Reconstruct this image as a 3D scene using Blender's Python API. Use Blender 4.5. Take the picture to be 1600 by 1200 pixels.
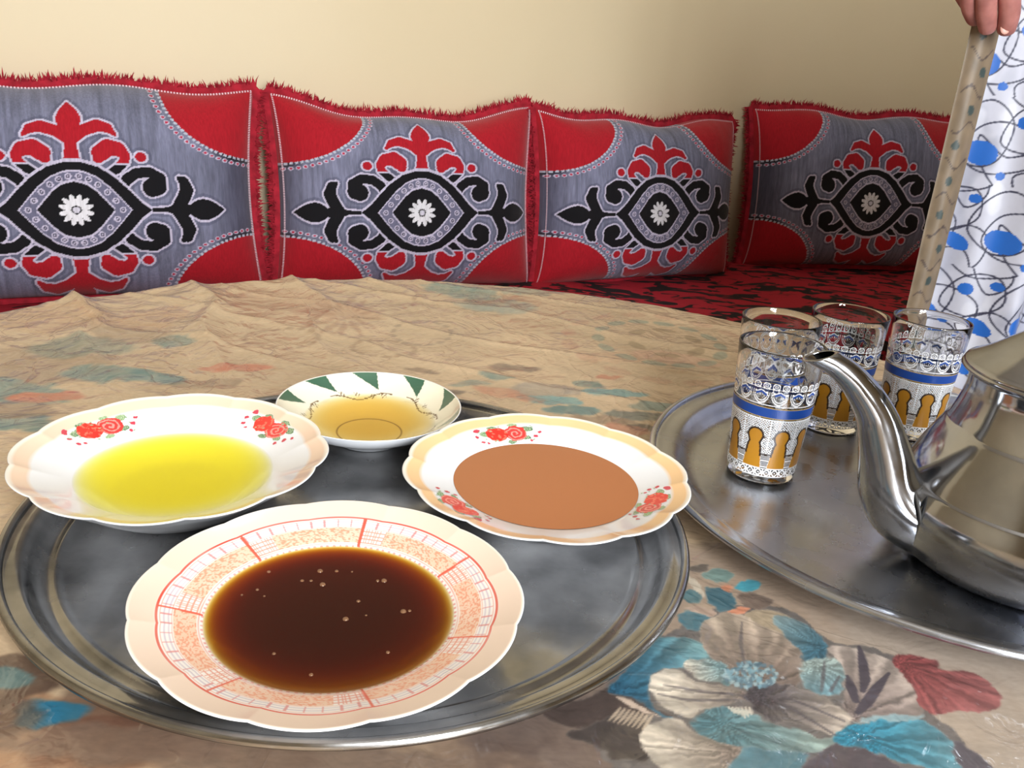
import bpy, math, random
import numpy as np
from mathutils import Vector, Matrix
random.seed(4); rng = np.random.default_rng(7)
for o in list(bpy.data.objects): bpy.data.objects.remove(o)
SC = bpy.context.scene
COL = SC.collection

# ------------------------------------------------------------------ camera
# z = 0 is the table top; the floor lies at z = FLOOR
FLOOR, CEIL = -.55, 1.95
FPX, PITCH, ROLL, CAMH = 1400., math.radians(20.5), math.radians(4.5), .28
_fw = np.array([0, math.cos(PITCH), -math.sin(PITCH)]); _rt = np.array([1., 0, 0]); _up = np.cross(_rt, _fw)
_r2 = math.cos(ROLL)*_rt + math.sin(ROLL)*_up; _u2 = -math.sin(ROLL)*_rt + math.cos(ROLL)*_up
cam = bpy.data.cameras.new('camera'); camo = bpy.data.objects.new('camera', cam); COL.objects.link(camo)
cam.sensor_width = 36; cam.lens = 36*FPX/1600; cam.clip_start = .01
camo.matrix_world = Matrix(((_r2[0], _u2[0], -_fw[0], 0), (_r2[1], _u2[1], -_fw[1], 0), (_r2[2], _u2[2], -_fw[2], CAMH), (0, 0, 0, 1)))
SC.camera = camo
def on_plane(x, y, z=0.):                       # where a sight line meets a level plane: used to measure the print on the cloth
    d = _fw + (np.asarray(x, float)[..., None]-800)/FPX*_r2 - (np.asarray(y, float)[..., None]-600)/FPX*_u2
    t = (z-CAMH)/d[..., 2]
    return d[..., 0]*t, d[..., 1]*t

# ------------------------------------------------------------------ world, lights, exposure
w = bpy.data.worlds.new('world'); SC.world = w; w.use_nodes = True
w.node_tree.nodes['Background'].inputs[0].default_value = (.80, .88, 1, 1)
w.node_tree.nodes['Background'].inputs[1].default_value = 1.0
# room axes: U along the cushioned wall, V from that wall into the room
WU = np.array([.895, .446]); WV = np.array([.446, -.895]); W0 = np.array([-.268, 1.885])
def room(u, v, z=0.): p = W0 + WU*u + WV*v; return (p[0], p[1], z)
U0, U1, V1 = -2.1, 2.5, 3.0
WIN = [(-.81, -.13, .10, 1.50)]               # opening in the wall opposite: u0, u1, z0, z1
def area(name, u, z, su, sz, power, color):
    l = bpy.data.lights.new(name, 'AREA'); l.shape = 'RECTANGLE'; l.size = su; l.size_y = sz; l.energy = power; l.color = color
    o = bpy.data.objects.new(name, l); COL.objects.link(o); o.location = room(u, V1+.02, z)
    zz = Vector((WV[0], WV[1], 0)); xx = Vector((WU[0], WU[1], 0)); yy = zz.cross(xx)
    m = Matrix((xx, yy, zz)).transposed().to_4x4(); m.translation = o.location; o.matrix_world = m
area('daylight_window', -.47, .80, .66, 1.38, 112, (.95, .98, 1))
vs = SC.view_settings; vs.view_transform = 'Standard'; vs.look = 'None'; vs.exposure = -.12; vs.gamma = 1.; vs.use_curve_mapping = False

# ------------------------------------------------------------------ helpers
def lin(c):
    c = np.asarray(c, float)/255.
    return np.where(c <= .04045, c/12.92, ((c+.055)/1.055)**2.4)
def mesh(name, V, Fc, mat=None, parent=None, col=None, smooth=True, alpha=None):
    """one mesh object; Fc is a list of index arrays (tris or quads) or one array"""
    V = np.asarray(V, np.float32)
    groups = Fc if isinstance(Fc, list) and len(Fc) and isinstance(Fc[0], np.ndarray) else [np.asarray(Fc)]
    me = bpy.data.meshes.new(name); me.vertices.add(len(V)); me.vertices.foreach_set('co', V.ravel())
    idx = np.concatenate([g.ravel() for g in groups]); tot = np.concatenate([np.full(len(g), g.shape[1]) for g in groups])
    st = np.concatenate([[0], np.cumsum(tot)[:-1]])
    me.loops.add(len(idx)); me.loops.foreach_set('vertex_index', idx.astype(np.int32))
    me.polygons.add(len(tot)); me.polygons.foreach_set('loop_start', st.astype(np.int32))
    me.polygons.foreach_set('use_smooth', np.full(len(tot), smooth))
    me.update(calc_edges=True)
    if col is not None:
        a = me.color_attributes.new('Col', 'FLOAT_COLOR', 'POINT')
        rgba = np.ones((len(V), 4), np.float32); rgba[:, :3] = lin(col)
        if alpha is not None: rgba[:, 3] = alpha
        a.data.foreach_set('color', rgba.ravel())
    if mat: me.materials.append(mat)
    o = bpy.data.objects.new(name, me); COL.objects.link(o)
    if parent: o.parent = parent
    return o
def grid_faces(nu, nv, wrap=False):             # vertex index = i*nv + j
    i = np.arange(nu if wrap else nu-1); j = np.arange(nv-1)
    I, J = np.meshgrid(i, j, indexing='ij'); I2 = (I+1) % nu
    return np.stack([I*nv+J, I2*nv+J, I2*nv+J+1, I*nv+J+1], -1).reshape(-1, 4)
def empty(name, loc=(0, 0, 0)):
    o = bpy.data.objects.new(name, None); COL.objects.link(o); o.location = loc; o.empty_display_size = .05; return o
def tag(o, label=None, cat=None, group=None, kind=None):
    if label: o['label'] = label
    if cat: o['category'] = cat
    if group: o['group'] = group
    if kind: o['kind'] = kind
    return o
def box(name, lo, hi, mat, parent=None):
    x0, y0, z0 = lo; x1, y1, z1 = hi
    V = [(x, y, z) for x in (x0, x1) for y in (y0, y1) for z in (z0, z1)]
    F = np.array([(0, 1, 3, 2), (4, 6, 7, 5), (0, 4, 5, 1), (2, 3, 7, 6), (0, 2, 6, 4), (1, 5, 7, 3)])
    return mesh(name, V, F, mat, parent, smooth=False)
def rbox(name, u0, u1, v0, v1, z0, z1, mat, parent=None):       # a box laid out in room axes
    V = [room(u, v, z) for u in (u0, u1) for v in (v0, v1) for z in (z0, z1)]
    F = np.array([(0, 1, 3, 2), (4, 6, 7, 5), (0, 4, 5, 1), (2, 3, 7, 6), (0, 2, 6, 4), (1, 5, 7, 3)])
    return mesh(name, V, F, mat, parent, smooth=False)
def lathe(prof, n=96):
    prof = np.array(prof); th = np.linspace(0, 2*np.pi, n, endpoint=False)
    V = np.stack([np.cos(th)[:, None]*prof[:, 0], np.sin(th)[:, None]*prof[:, 0], np.ones((n, 1))*prof[:, 1]], -1).reshape(-1, 3)
    return V, grid_faces(n, len(prof), True)
def spline(pts, k=8, closed=False):
    P = np.array(pts, float); n = len(P); out = []
    for i in range(n if closed else n-1):
        p0, p1, p2, p3 = [P[(i+d) % n] if closed else P[min(max(i+d, 0), n-1)] for d in (-1, 0, 1, 2)]
        t = np.linspace(0, 1, k, endpoint=False)[:, None]
        out.append(.5*((2*p1)+(-p0+p2)*t+(2*p0-5*p1+4*p2-p3)*t**2+(-p0+3*p1-3*p2+p3)*t**3))
    if not closed: out.append(P[-1:])
    return np.concatenate(out)
def tube(pts, rad, n=16, sx=1., cap=True):
    """swept tube along pts with radius per point"""
    P = np.array(pts, float); R = np.array(rad, float)*np.ones(len(P)); T = np.gradient(P, axis=0); T /= np.linalg.norm(T, axis=1)[:, None]
    a = np.array([0, 1., 0]) if abs(T[0][1]) < .9 else np.array([1., 0, 0]); V = []
    for p, t, r in zip(P, T, R):
        a = a - t*(a@t); a /= np.linalg.norm(a); b = np.cross(t, a); th = np.linspace(0, 2*np.pi, n, endpoint=False)
        V.append(p + r*(np.cos(th)[:, None]*a*sx + np.sin(th)[:, None]*b))
    V = np.concatenate(V); F = [np.stack([i*n+np.arange(n), i*n+(np.arange(n)+1) % n, (i+1)*n+(np.arange(n)+1) % n, (i+1)*n+np.arange(n)], -1) for i in range(len(P)-1)]
    F = np.concatenate(F); G = [F]
    if cap:
        V = np.concatenate([V, P[:1], P[-1:]]); k = len(P)*n; q = np.arange(n)
        G.append(np.stack([(q+1) % n, q, np.full(n, k)], -1)); G.append(np.stack([k-n+q, k-n+(q+1) % n, np.full(n, k+1)], -1))
    return V, G
def vnoise(x, y, seed=0):                       # smooth 2-D value noise 0..1
    r = np.random.default_rng(seed).random((64, 64)); xi = np.floor(x).astype(int); yi = np.floor(y).astype(int)
    fx = x-xi; fy = y-yi; fx = fx*fx*(3-2*fx); fy = fy*fy*(3-2*fy); g = lambda a, b: r[a % 64, b % 64]
    return (g(xi, yi)*(1-fx)+g(xi+1, yi)*fx)*(1-fy)+(g(xi, yi+1)*(1-fx)+g(xi+1, yi+1)*fx)*fy
def fbm(x, y, seed=0, o=3): return sum(vnoise(x*2**k, y*2**k, seed+k)*.5**k for k in range(o))/(2-.5**(o-1))
def sstep(a, b, x): t = np.clip((x-a)/(b-a), 0, 1); return t*t*(3-2*t)
def put(C, m, c): m = np.clip(m, 0, 1)[:, None]; C[:] = C*(1-m)+np.asarray(c, float)*m
def inside(px, py, poly):                       # even-odd test
    r = np.zeros(len(px), bool); n = len(poly)
    for i in range(n):
        x0, y0 = poly[i]; x1, y1 = poly[(i+1) % n]
        if y0 == y1: continue
        r ^= ((y0 > py) != (y1 > py)) & (px < (x1-x0)*(py-y0)/(y1-y0)+x0)
    return r

# ------------------------------------------------------------------ materials
def nodes(name):
    m = bpy.data.materials.new(name); m.use_nodes = True; nt = m.node_tree; return m, nt, nt.nodes['Principled BSDF']
def L(nt, a, b): nt.links.new(a, b)
def rgb(c): return (*[float(v) for v in lin(c)], 1)
def noise_col(nt, c1, c2, scale=5., detail=4, coord='Object', stretch=None, lo=.35, hi=.65):
    tc = nt.nodes.new('ShaderNodeTexCoord'); mp = nt.nodes.new('ShaderNodeMapping'); n = nt.nodes.new('ShaderNodeTexNoise'); r = nt.nodes.new('ShaderNodeValToRGB')
    if stretch: mp.inputs['Scale'].default_value = stretch
    n.inputs['Scale'].default_value = scale; n.inputs['Detail'].default_value = detail
    L(nt, tc.outputs[coord], mp.inputs[0]); L(nt, mp.outputs[0], n.inputs['Vector']); L(nt, n.outputs['Fac'], r.inputs[0])
    r.color_ramp.elements[0].position = lo; r.color_ramp.elements[1].position = hi
    r.color_ramp.elements[0].color = c1 if len(c1) == 4 else rgb(c1); r.color_ramp.elements[1].color = c2 if len(c2) == 4 else rgb(c2)
    return r.outputs[0], n.outputs['Fac'], mp.outputs[0]
def bump(nt, b, h, strength=.3, dist=.001, inp='Normal'):
    n = nt.nodes.new('ShaderNodeBump'); n.inputs['Strength'].default_value = strength; n.inputs['Distance'].default_value = dist
    L(nt, h, n.inputs['Height']); L(nt, n.outputs[0], b.inputs[inp]); return n
def plain(name, c1, c2=None, rough=.5, metal=0., scale=8., bstr=0., bscale=200., coat=0., stretch=None):
    m, nt, b = nodes(name); b.inputs['Roughness'].default_value = rough; b.inputs['Metallic'].default_value = metal; b.inputs['Coat Weight'].default_value = coat
    o, f, v = noise_col(nt, c1, c2 or c1, scale, stretch=stretch); L(nt, o, b.inputs['Base Color'])
    if bstr:
        n = nt.nodes.new('ShaderNodeTexNoise'); n.inputs['Scale'].default_value = bscale; L(nt, v, n.inputs['Vector']); bump(nt, b, n.outputs['Fac'], bstr)
    return m
def painted(name, rough=.5, coat=0., bstr=0., bscale=600., grain=.0, gscale=300., stretch=None, sheen=0., spec=.5):
    """colour comes from the print stored on the mesh, with a fine grain over it"""
    m, nt, b = nodes(name); at = nt.nodes.new('ShaderNodeAttribute'); at.attribute_name = 'Col'
    b.inputs['Roughness'].default_value = rough; b.inputs['Coat Weight'].default_value = coat; b.inputs['Coat Roughness'].default_value = .06
    b.inputs['Sheen Weight'].default_value = sheen; b.inputs['Specular IOR Level'].default_value = spec
    o, f, v = noise_col(nt, (1-grain,)*3+(1,), (1+grain*.3,)*3+(1,), gscale, stretch=stretch, lo=.3, hi=.7)
    mx = nt.nodes.new('ShaderNodeMix'); mx.data_type = 'RGBA'; mx.blend_type = 'MULTIPLY'; mx.inputs[0].default_value = 1
    L(nt, at.outputs['Color'], mx.inputs[6]); L(nt, o, mx.inputs[7]); L(nt, mx.outputs[2], b.inputs['Base Color'])
    if bstr:
        n = nt.nodes.new('ShaderNodeTexNoise'); n.inputs['Scale'].default_value = bscale; L(nt, v, n.inputs['Vector']); bump(nt, b, n.outputs['Fac'], bstr)
    return m
def metal(name, c1, c2, r1, r2, scale=14., scratch=.06):
    m, nt, b = nodes(name); b.inputs['Metallic'].default_value = 1
    o, f, v = noise_col(nt, c1, c2, scale, 6, lo=.3, hi=.7); L(nt, o, b.inputs['Base Color'])
    n = nt.nodes.new('ShaderNodeTexNoise'); n.inputs['Scale'].default_value = scale*2.3; n.inputs['Detail'].default_value = 8; L(nt, v, n.inputs['Vector'])
    mr = nt.nodes.new('ShaderNodeMapRange'); mr.inputs[1].default_value = .3; mr.inputs[2].default_value = .7; mr.inputs[3].default_value = r1; mr.inputs[4].default_value = r2
    L(nt, n.outputs['Fac'], mr.inputs[0]); L(nt, mr.outputs[0], b.inputs['Roughness'])
    bump(nt, b, n.outputs['Fac'], scratch, .002)
    return m
M = {}
M['wall'] = plain('wall_paint', (226, 210, 174), (230, 215, 181), .55, scale=1.5, bstr=.06, bscale=60)
M['ceiling'] = plain('ceiling_paint', (186, 180, 170), rough=.8)
M['wall2'] = plain('wall_paint_darkened', (184, 170, 142), (190, 176, 148), .6, scale=1.5)  # unseen walls: wall colour darkened to weaken the bounced light
M['floor'] = plain('floor_tile', (150, 120, 95), (170, 140, 112), .35, scale=3)
M['white_wood'] = plain('white_paint', (235, 235, 232), rough=.4)
M['wood'] = plain('table_wood', (110, 70, 42), (140, 92, 58), .45, scale=6, stretch=(1, 8, 1))
M['cushion'] = painted('cushion_fabric', .8, grain=.22, gscale=70, stretch=(6, .7, 6), bstr=.25, bscale=700, sheen=.15, spec=.2)
M['cush_back'] = plain('cushion_back_fabric', (150, 20, 35), (170, 28, 44), .85)
M['fringe'] = plain('fringe_yarn', (140, 12, 32), (178, 26, 48), .9, scale=60)
M['stitch'] = plain('stitch_thread', (225, 190, 200), rough=.8)
M['cloth'] = None
M['silver'] = metal('tray_aluminium', (100, 100, 101), (190, 189, 188), .10, .34, 17)
M['silver2'] = metal('tray_polished', (160, 163, 170), (204, 207, 214), .17, .36, 12)
M['pot'] = metal('teapot_metal', (146, 148, 153), (184, 186, 191), .07, .17, 20, .03)
M['dark_gap'] = plain('dark_seam', (40, 38, 36), rough=.6)  # near-black colour of the ring round the spout root
M['china'] = painted('glazed_china', .22, coat=.6, grain=.02, gscale=40)
M['print'] = painted('china_print', .3, coat=.4)
M['paint_glass'] = painted('glass_enamel', .35, spec=.5)

# ------------------------------------------------------------------ the room
def struct(o): o['kind'] = 'structure'; return o
struct(rbox('floor', U0-.1, U1+.1, -.1, V1+.1, FLOOR-.05, FLOOR, M['floor']))
struct(rbox('ceiling', U0-.1, U1+.1, -.1, V1+.1, CEIL, CEIL+.05, M['ceiling']))
struct(rbox('wall_back', U0-.1, U1+.1, -.1, 0, FLOOR, CEIL, M['wall']))
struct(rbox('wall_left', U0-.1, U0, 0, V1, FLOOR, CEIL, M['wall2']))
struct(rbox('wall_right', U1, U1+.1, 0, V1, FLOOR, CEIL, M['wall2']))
wf = struct(empty('wall_front', room(0, V1, FLOOR))); wf.location = (0, 0, 0)
us = [U0-.1, WIN[0][0], WIN[0][1], U1+.1]
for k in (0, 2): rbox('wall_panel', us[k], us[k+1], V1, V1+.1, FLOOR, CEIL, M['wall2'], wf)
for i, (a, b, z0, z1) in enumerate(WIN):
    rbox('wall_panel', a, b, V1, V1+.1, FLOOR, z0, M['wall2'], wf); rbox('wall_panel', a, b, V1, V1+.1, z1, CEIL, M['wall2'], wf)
    w_ = struct(empty('window_%d' % (i+1)))
    for (p, q, r, s) in ((a, a+.05, z0, z1), (b-.05, b, z0, z1), (a, b, z0, z0+.05), (a, b, z1-.05, z1), ((a+b)/2-.02, (a+b)/2+.02, z0, z1)):
        rbox('window_frame', p, q, V1-.03, V1-.005, r, s, M['white_wood'], w_)

# ------------------------------------------------------------------ banquette along the wall
m, nt, b = nodes('banquette_fabric'); b.inputs['Roughness'].default_value = .85
tc = nt.nodes.new('ShaderNodeTexCoord'); mp = nt.nodes.new('ShaderNodeMapping'); mp.inputs['Rotation'].default_value = (0, 0, math.radians(-26.5)); mp.inputs['Scale'].default_value = (15, 30, 24)
n1 = nt.nodes.new('ShaderNodeTexNoise'); n1.inputs['Scale'].default_value = 1.; n1.inputs['Detail'].default_value = 2; n1.inputs['Distortion'].default_value = 1.2
vr = nt.nodes.new('ShaderNodeValToRGB'); vr.color_ramp.interpolation = 'EASE'
vr.color_ramp.elements[0].position = .45; vr.color_ramp.elements[0].color = rgb((24, 10, 16)); vr.color_ramp.elements[1].position = .50; vr.color_ramp.elements[1].color = rgb((176, 20, 44))
L(nt, tc.outputs['Object'], mp.inputs[0]); L(nt, mp.outputs[0], n1.inputs['Vector']); L(nt, n1.outputs['Fac'], vr.inputs[0]); L(nt, vr.outputs[0], b.inputs['Base Color'])
M['bench'] = m
SEAT = -.183
bq = tag(empty('banquette', room(0, .3, FLOOR)), 'low wall bench with red and black patterned mattress under the cushions', 'bench')
def rounded_slab(name, u0, u1, v0, v1, z0, z1, r, mat, parent, nu=60):
    # cross-section with rounded edges swept along the wall
    sec = []
    for cx, cz, a0 in ((v1-r, z1-r, 0), (v0+r, z1-r, 90), (v0+r, z0+r, 180), (v1-r, z0+r, 270)):
        for a in np.linspace(a0, a0+90, 7): sec.append((cx+r*math.cos(math.radians(a)), cz+r*math.sin(math.radians(a))))
    sec = np.array(sec); V = []
    for u in np.linspace(u0, u1, nu):
        for v, z in sec: V.append(room(u, v, z+.004*math.sin(u*9)+.003*math.sin(u*23+1)))
    k = len(sec); F = np.concatenate([np.stack([i*k+np.arange(k), i*k+(np.arange(k)+1) % k, (i+1)*k+(np.arange(k)+1) % k, (i+1)*k+np.arange(k)], -1) for i in range(nu-1)])
    caps = np.array([list(range(k))[::-1], list(range((nu-1)*k, nu*k))])
    o = mesh(name, V, [F, caps], mat); o.parent = parent; o.matrix_parent_inverse = Matrix.Translation(-parent.location); return o
rounded_slab('mattress', U0+.02, U1-.02, .03, .62, SEAT-.17, SEAT, .035, M['bench'], bq)
o = rbox('bench_base', U0+.02, U1-.02, .03, .58, FLOOR, SEAT-.165, M['wood'], bq); o.matrix_parent_inverse = Matrix.Translation(-bq.location)
# ------------------------------------------------------------------ cushions
def chain(x, y, pts):                           # signed distance to a swept brush stroke, pts = (x, y, radius)
    d = np.full(x.shape, 1e9)
    for (x0, y0, r0), (x1, y1, r1) in zip(pts[:-1], pts[1:]):
        dx, dy = x1-x0, y1-y0; t = np.clip(((x-x0)*dx+(y-y0)*dy)/(dx*dx+dy*dy), 0, 1)
        d = np.minimum(d, np.hypot(x-x0-t*dx, y-y0-t*dy)-(r0+(r1-r0)*t))
    return d
def leaf(x, y, x0, y0, x1, y1, wd):             # pointed oval from one end to the other
    dx, dy = x1-x0, y1-y0; Ln = math.hypot(dx, dy); a = ((x-x0)*dx+(y-y0)*dy)/Ln/Ln; p = np.abs((x-x0)*-dy+(y-y0)*dx)/Ln
    prof = wd*np.sin(np.pi*np.clip(a, 0, 1)**.8)**.9; out = np.maximum(-a, a-1)*Ln
    return np.where((a < 0) | (a > 1), np.hypot(np.maximum(out, 0), p), (p-prof)*.8)
GREY, BLACK, RED, LILAC = (124, 127, 152), (14, 14, 20), (178, 24, 40), (204, 198, 222)
def cushion_print(X, Y, WE):
    ax, ay = np.abs(X), np.abs(Y); C = np.ones((len(X), 3))*np.array(GREY)
    st = fbm(X/14, Y/160, 3); C *= (.80+.36*st)[:, None]; C *= (.93+.14*fbm(X/120, Y/120, 9))[:, None]
    # side shading painted into the print, blacker next to the corner patches
    put(C, sstep(600, 800, ax)*.55, (52, 50, 66))
    cyy = np.where(Y > 0, 590, 470); e = np.hypot((WE-ax)/470, (cyy-ay)/340); an = np.arctan2((cyy-ay)/340, (WE-ax)/470)
    put(C, sstep(1.12, 1.0, e)*sstep(600, 740, ax)*.9, (20, 18, 26))
    put(C, (e < 1)*1., RED)
    put(C, ((e > .995) & (e < 1.028) & (np.sin(an*110) > -.35))*1., (196, 202, 220))
    for r_, n_ in ((1.085, 21),):
        k = (an/(np.pi/2)*n_) % 1-.5; dd = np.hypot(k*(np.pi/2)/n_*400, (e-r_)*390)
        put(C, (dd < 11)*1., LILAC); put(C, (dd < 6.5)*1., (188, 50, 80))
    # red crest above and below
    comma = chain(ax, ay, [(140, 160, 18), (188, 190, 20), (222, 224, 21), (226, 252, 24), (200, 280, 32), (154, 284, 39), (122, 262, 38), (112, 240, 26)])
    palm = np.minimum(chain(ax, ay, [(0, 200, 40), (0, 290, 26), (0, 345, 24)]), chain(ax, ay, [(8, 318, 22), (60, 364, 27), (116, 384, 28), (160, 374, 22), (190, 344, 9)]))
    palm = np.minimum(palm, leaf(ax, ay, 0, 352, 0, 500, 52)); dot = np.hypot((ax-296)/1.15, ay-246)-22
    red = np.minimum(np.minimum(comma, palm), dot)
    scroll = chain(ax, ay, [(196, 96, 22), (226, 142, 25), (270, 172, 24), (330, 178, 24), (372, 146, 32), (364, 112, 42), (338, 106, 44)])
    fleur = chain(ax, ay, [(300, 0, 8), (400, 0, 12), (452, 0, 30), (500, 0, 26), (520, 0, 14)])
    fleur = np.minimum(fleur, chain(ax, ay, [(452, 14, 28), (482, 56, 32), (500, 96, 32), (488, 134, 26), (466, 150, 12)]))
    fleur = np.minimum(fleur, leaf(ax, ay, 498, 0, 690, 0, 52))
    blk = np.minimum(scroll, fleur)
    # a pale halo of relief round every figure
    alld = np.minimum(red, blk)
    put(C, ((alld > 0) & (alld < 22))*.35, (70, 72, 96))
    put(C, ((alld > 0) & (alld < 9))*1., LILAC)
    put(C, (blk < 0)*1., BLACK); put(C, (red < 0)*1., RED)
    put(C, ((comma < 0) & (ay < 214))*1., BLACK)
    put(C, ((comma < 2) & (np.abs(ay-214) < 4))*1., LILAC)
    # the eye in the middle
    def eye(xs, ys): return (ay-np.interp(ax, xs, ys, right=-400))*.72
    o_ = eye([0, 40, 110, 180, 240, 285, 332], [222, 219, 198, 148, 88, 36, 0]); o2 = np.where(ax > 332, 60, o_)
    put(C, ((o2 > 0) & (o2 < 11))*1., LILAC); put(C, (o2 < 0)*1., BLACK)
    r1 = eye([0, 40, 95, 150, 195, 242], [186, 181, 158, 110, 58, 0]); r1 = np.where(ax > 242, 60, r1)
    r0 = eye([0, 55, 95, 125, 164], [132, 117, 84, 48, 0]); r0 = np.where(ax > 164, 60, r0)
    put(C, (r1 < 0)*1., LILAC); put(C, (r1 < -6)*1., (112, 112, 138)); put(C, (r0 < 9)*1., LILAC); put(C, (r0 < 0)*1., BLACK)
    ring = np.array([(200, 0), (172, 44), (138, 84), (100, 118), (62, 142), (22, 156)])
    for qx, qy in ring:
        dd = np.hypot(ax-qx, ay-qy); put(C, (dd < 15)*1., LILAC); put(C, (dd < 9)*1., (70, 70, 92)); put(C, (dd < 4)*1., LILAC)
    rr = np.hypot(X, Y); th = np.arctan2(Y, X); k = ((th/(2*np.pi)*12) % 1-.5)*2*np.pi/12
    pet = np.hypot((rr-48)/28, rr*k/11.5); put(C, (pet < 1)*1., (232, 232, 240)); put(C, (rr < 15)*1., (214, 212, 228))
    # hem
    return C
HW, HH = .275, .179
CUSH = [  # print centre x, y, z, yaw extra, top sag, bulge, lean, label
    (-.748, 1.484, -.027, 0, .04, .085, 10, 'fringed cushion with pale grey panel, in the brightest light at the open end'),
    (-.220, 1.744, -.033, -2, .20, .090, 9, 'fringed cushion with a deep dip in its top edge, standing on the bench'),
    (.257, 1.9785, -.036, 3, .12, .090, 8, 'fringed cushion half in shadow, its left half paler than its right'),
    (.828, 2.272, -.019, -12, .06, .080, 10, 'fringed cushion wholly in shadow, between the half-shaded cushion and the curtain'),
    (1.395, 2.520, -.025, 0, .05, .080, 10, 'fringed cushion almost hidden behind the patterned curtain'),
]
def cushion(i, cx, cy, cz, yaw, sag, D, lean, label):
    HW = [.306, .262, .262, .300, .275][i]; HH = [.179, .179, .179, .190, .181][i]; BK = [1.16, 1.13, 1.15, .62, 1.6][i]
    root = tag(empty('cushion'), label, 'cushion', 'fringed red and grey cushions along the wall')
    ang = math.atan2(.446, .895)+math.radians(yaw)
    Rm = Matrix.Rotation(ang, 4, 'Z') @ Matrix.Rotation(math.radians(90-lean), 4, 'X')
    root.matrix_world = Matrix.Translation((cx, cy, cz)) @ Rm @ Matrix.Translation((0, -HH*2*.417, -.03))
    nu, nv = (340, 260) if i < 4 else (60, 40)
    def shape(s, t, side=1):
        ph = i*1.7
        x = s*HW*(1-.055*(1-t**2)*s**2); top = (t > 0)
        y = t*HH*(1-np.where(top, sag*(1-np.abs(s)**1.6)*np.abs(t)**2.5, .03*(1-s**2)))
        y = y + .006*np.sin(s*7+ph)*np.clip(t, 0, 1)**2
        z = D*np.clip((1-s**4)*(1-t**4), 0, 1)**.55*side
        if side > 0:
            z = z+.006*np.sin(3*s+2*t+ph)*(1-s**2)*(1-t**2)+.004*(fbm(s*4+9, t*3+5, 20+i)-.5)*2*(1-s**4)
            z = z+.010*np.clip(t, 0, 1)**3*np.sin(s*9+ph)*(1-s**2)*(1-t**6)
        else: z = z*BK
        return np.stack([x, y+HH, z], -1)
    s, t = np.meshgrid(np.linspace(-1, 1, nu), np.linspace(-1, 1, nv), indexing='ij'); s, t = s.ravel(), t.ravel()
    front = shape(s, t); C = cushion_print(s*788*HW/.275, t*515+85, 788*HW/.275)
    c = mesh('cover', front, grid_faces(nu, nv), M['cushion'], root, C)
    s2, t2 = np.meshgrid(np.linspace(-1, 1, 30), np.linspace(-1, 1, 24), indexing='ij'); s2, t2 = s2.ravel(), t2.ravel()
    mesh('back_panel', shape(s2, t2, -1), grid_faces(30, 24)[:, ::-1], M['cush_back'], root)
    # perimeter
    q = np.linspace(-1, 1, 240)
    per = np.concatenate([np.stack([-np.ones(240), q], -1), np.stack([q, np.ones(240)], -1), np.stack([np.ones(240), -q], -1), np.stack([-q, -np.ones(240)], -1)])
    p = shape(per[:, 0], per[:, 1]); cen = np.array([0, HH, 0])
    tang = np.roll(p, -1, 0)-np.roll(p, 1, 0); tang /= np.linalg.norm(tang, axis=1)[:, None]+1e-9
    nrm = np.stack([-tang[:, 1], tang[:, 0], 0*tang[:, 0]], -1)
    r_ = np.random.default_rng(50+i); V = []; F = []; n = len(p)
    # solid tape, then ragged yarn ends in three layers
    tape = .008+.004*fbm(np.arange(n)/9., np.full(n, i*3.1), 31)
    zoff = np.array([0, 0, 1.])
    for k in range(n):
        V += [p[k]-nrm[k]*.003+zoff*.004, p[k]+nrm[k]*tape[k]+zoff*.003, p[k]-nrm[k]*.003-zoff*.004]
    for k in range(n):
        j = (k+1) % n; F += [(3*k, 3*j, 3*j+1, 3*k+1), (3*k+1, 3*j+1, 3*j+2, 3*k+2)]
    for k in range(int(n*.75)):
        for lay in range(4):
            a = p[k]+tang[k]*r_.normal()*.002+nrm[k]*tape[k]*.4; Ln = tape[k]*.6+abs(r_.normal(.0065, .0045)); lean_ = tang[k]*r_.normal()*.004+zoff*r_.normal()*.006
            wd = tang[k]*.0013; b0 = len(V); e = a+nrm[k]*Ln+lean_; mid = a+nrm[k]*Ln*.55+lean_*.3
            V += [a-wd, a+wd, mid+wd, mid-wd, e]; F += [(b0, b0+1, b0+2, b0+3), (b0+3, b0+2, b0+4, b0+4)]
    F = np.array(F); tri = F[:, 2] == F[:, 3]
    mesh('fringe', V, [F[~tri], F[tri][:, :3]], M['fringe'], root, smooth=False)
    # pale stitches just inside the seam
    V = []; F = []
    for sd in range(3):
        for k in range(0, 120):
            v = -.985+1.97*(k+.25)/120; v2 = v+.0085; a0 = .978
            st_ = {0: (-a0, v, -a0, v2), 1: (v, a0, v2, a0), 2: (a0, v, a0, v2), 3: (v, -a0, v2, -a0)}[sd]
            A = shape(np.array([st_[0]]), np.array([st_[1]]))[0]; B = shape(np.array([st_[2]]), np.array([st_[3]]))[0]
            d = B-A; d /= np.linalg.norm(d); sdv = np.cross(d, [0, 0, 1.]); sdv /= np.linalg.norm(sdv); u_ = np.array([0, 0, .0035]); b0 = len(V)
            V += [A+sdv*.0016+u_, B+sdv*.0016+u_, B-sdv*.0016+u_, A-sdv*.0016+u_]; F.append((b0, b0+1, b0+2, b0+3))
    mesh('stitching', V, np.array(F), M['stitch'], root, smooth=False)
for i, c in enumerate(CUSH): cushion(i, *c)

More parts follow.
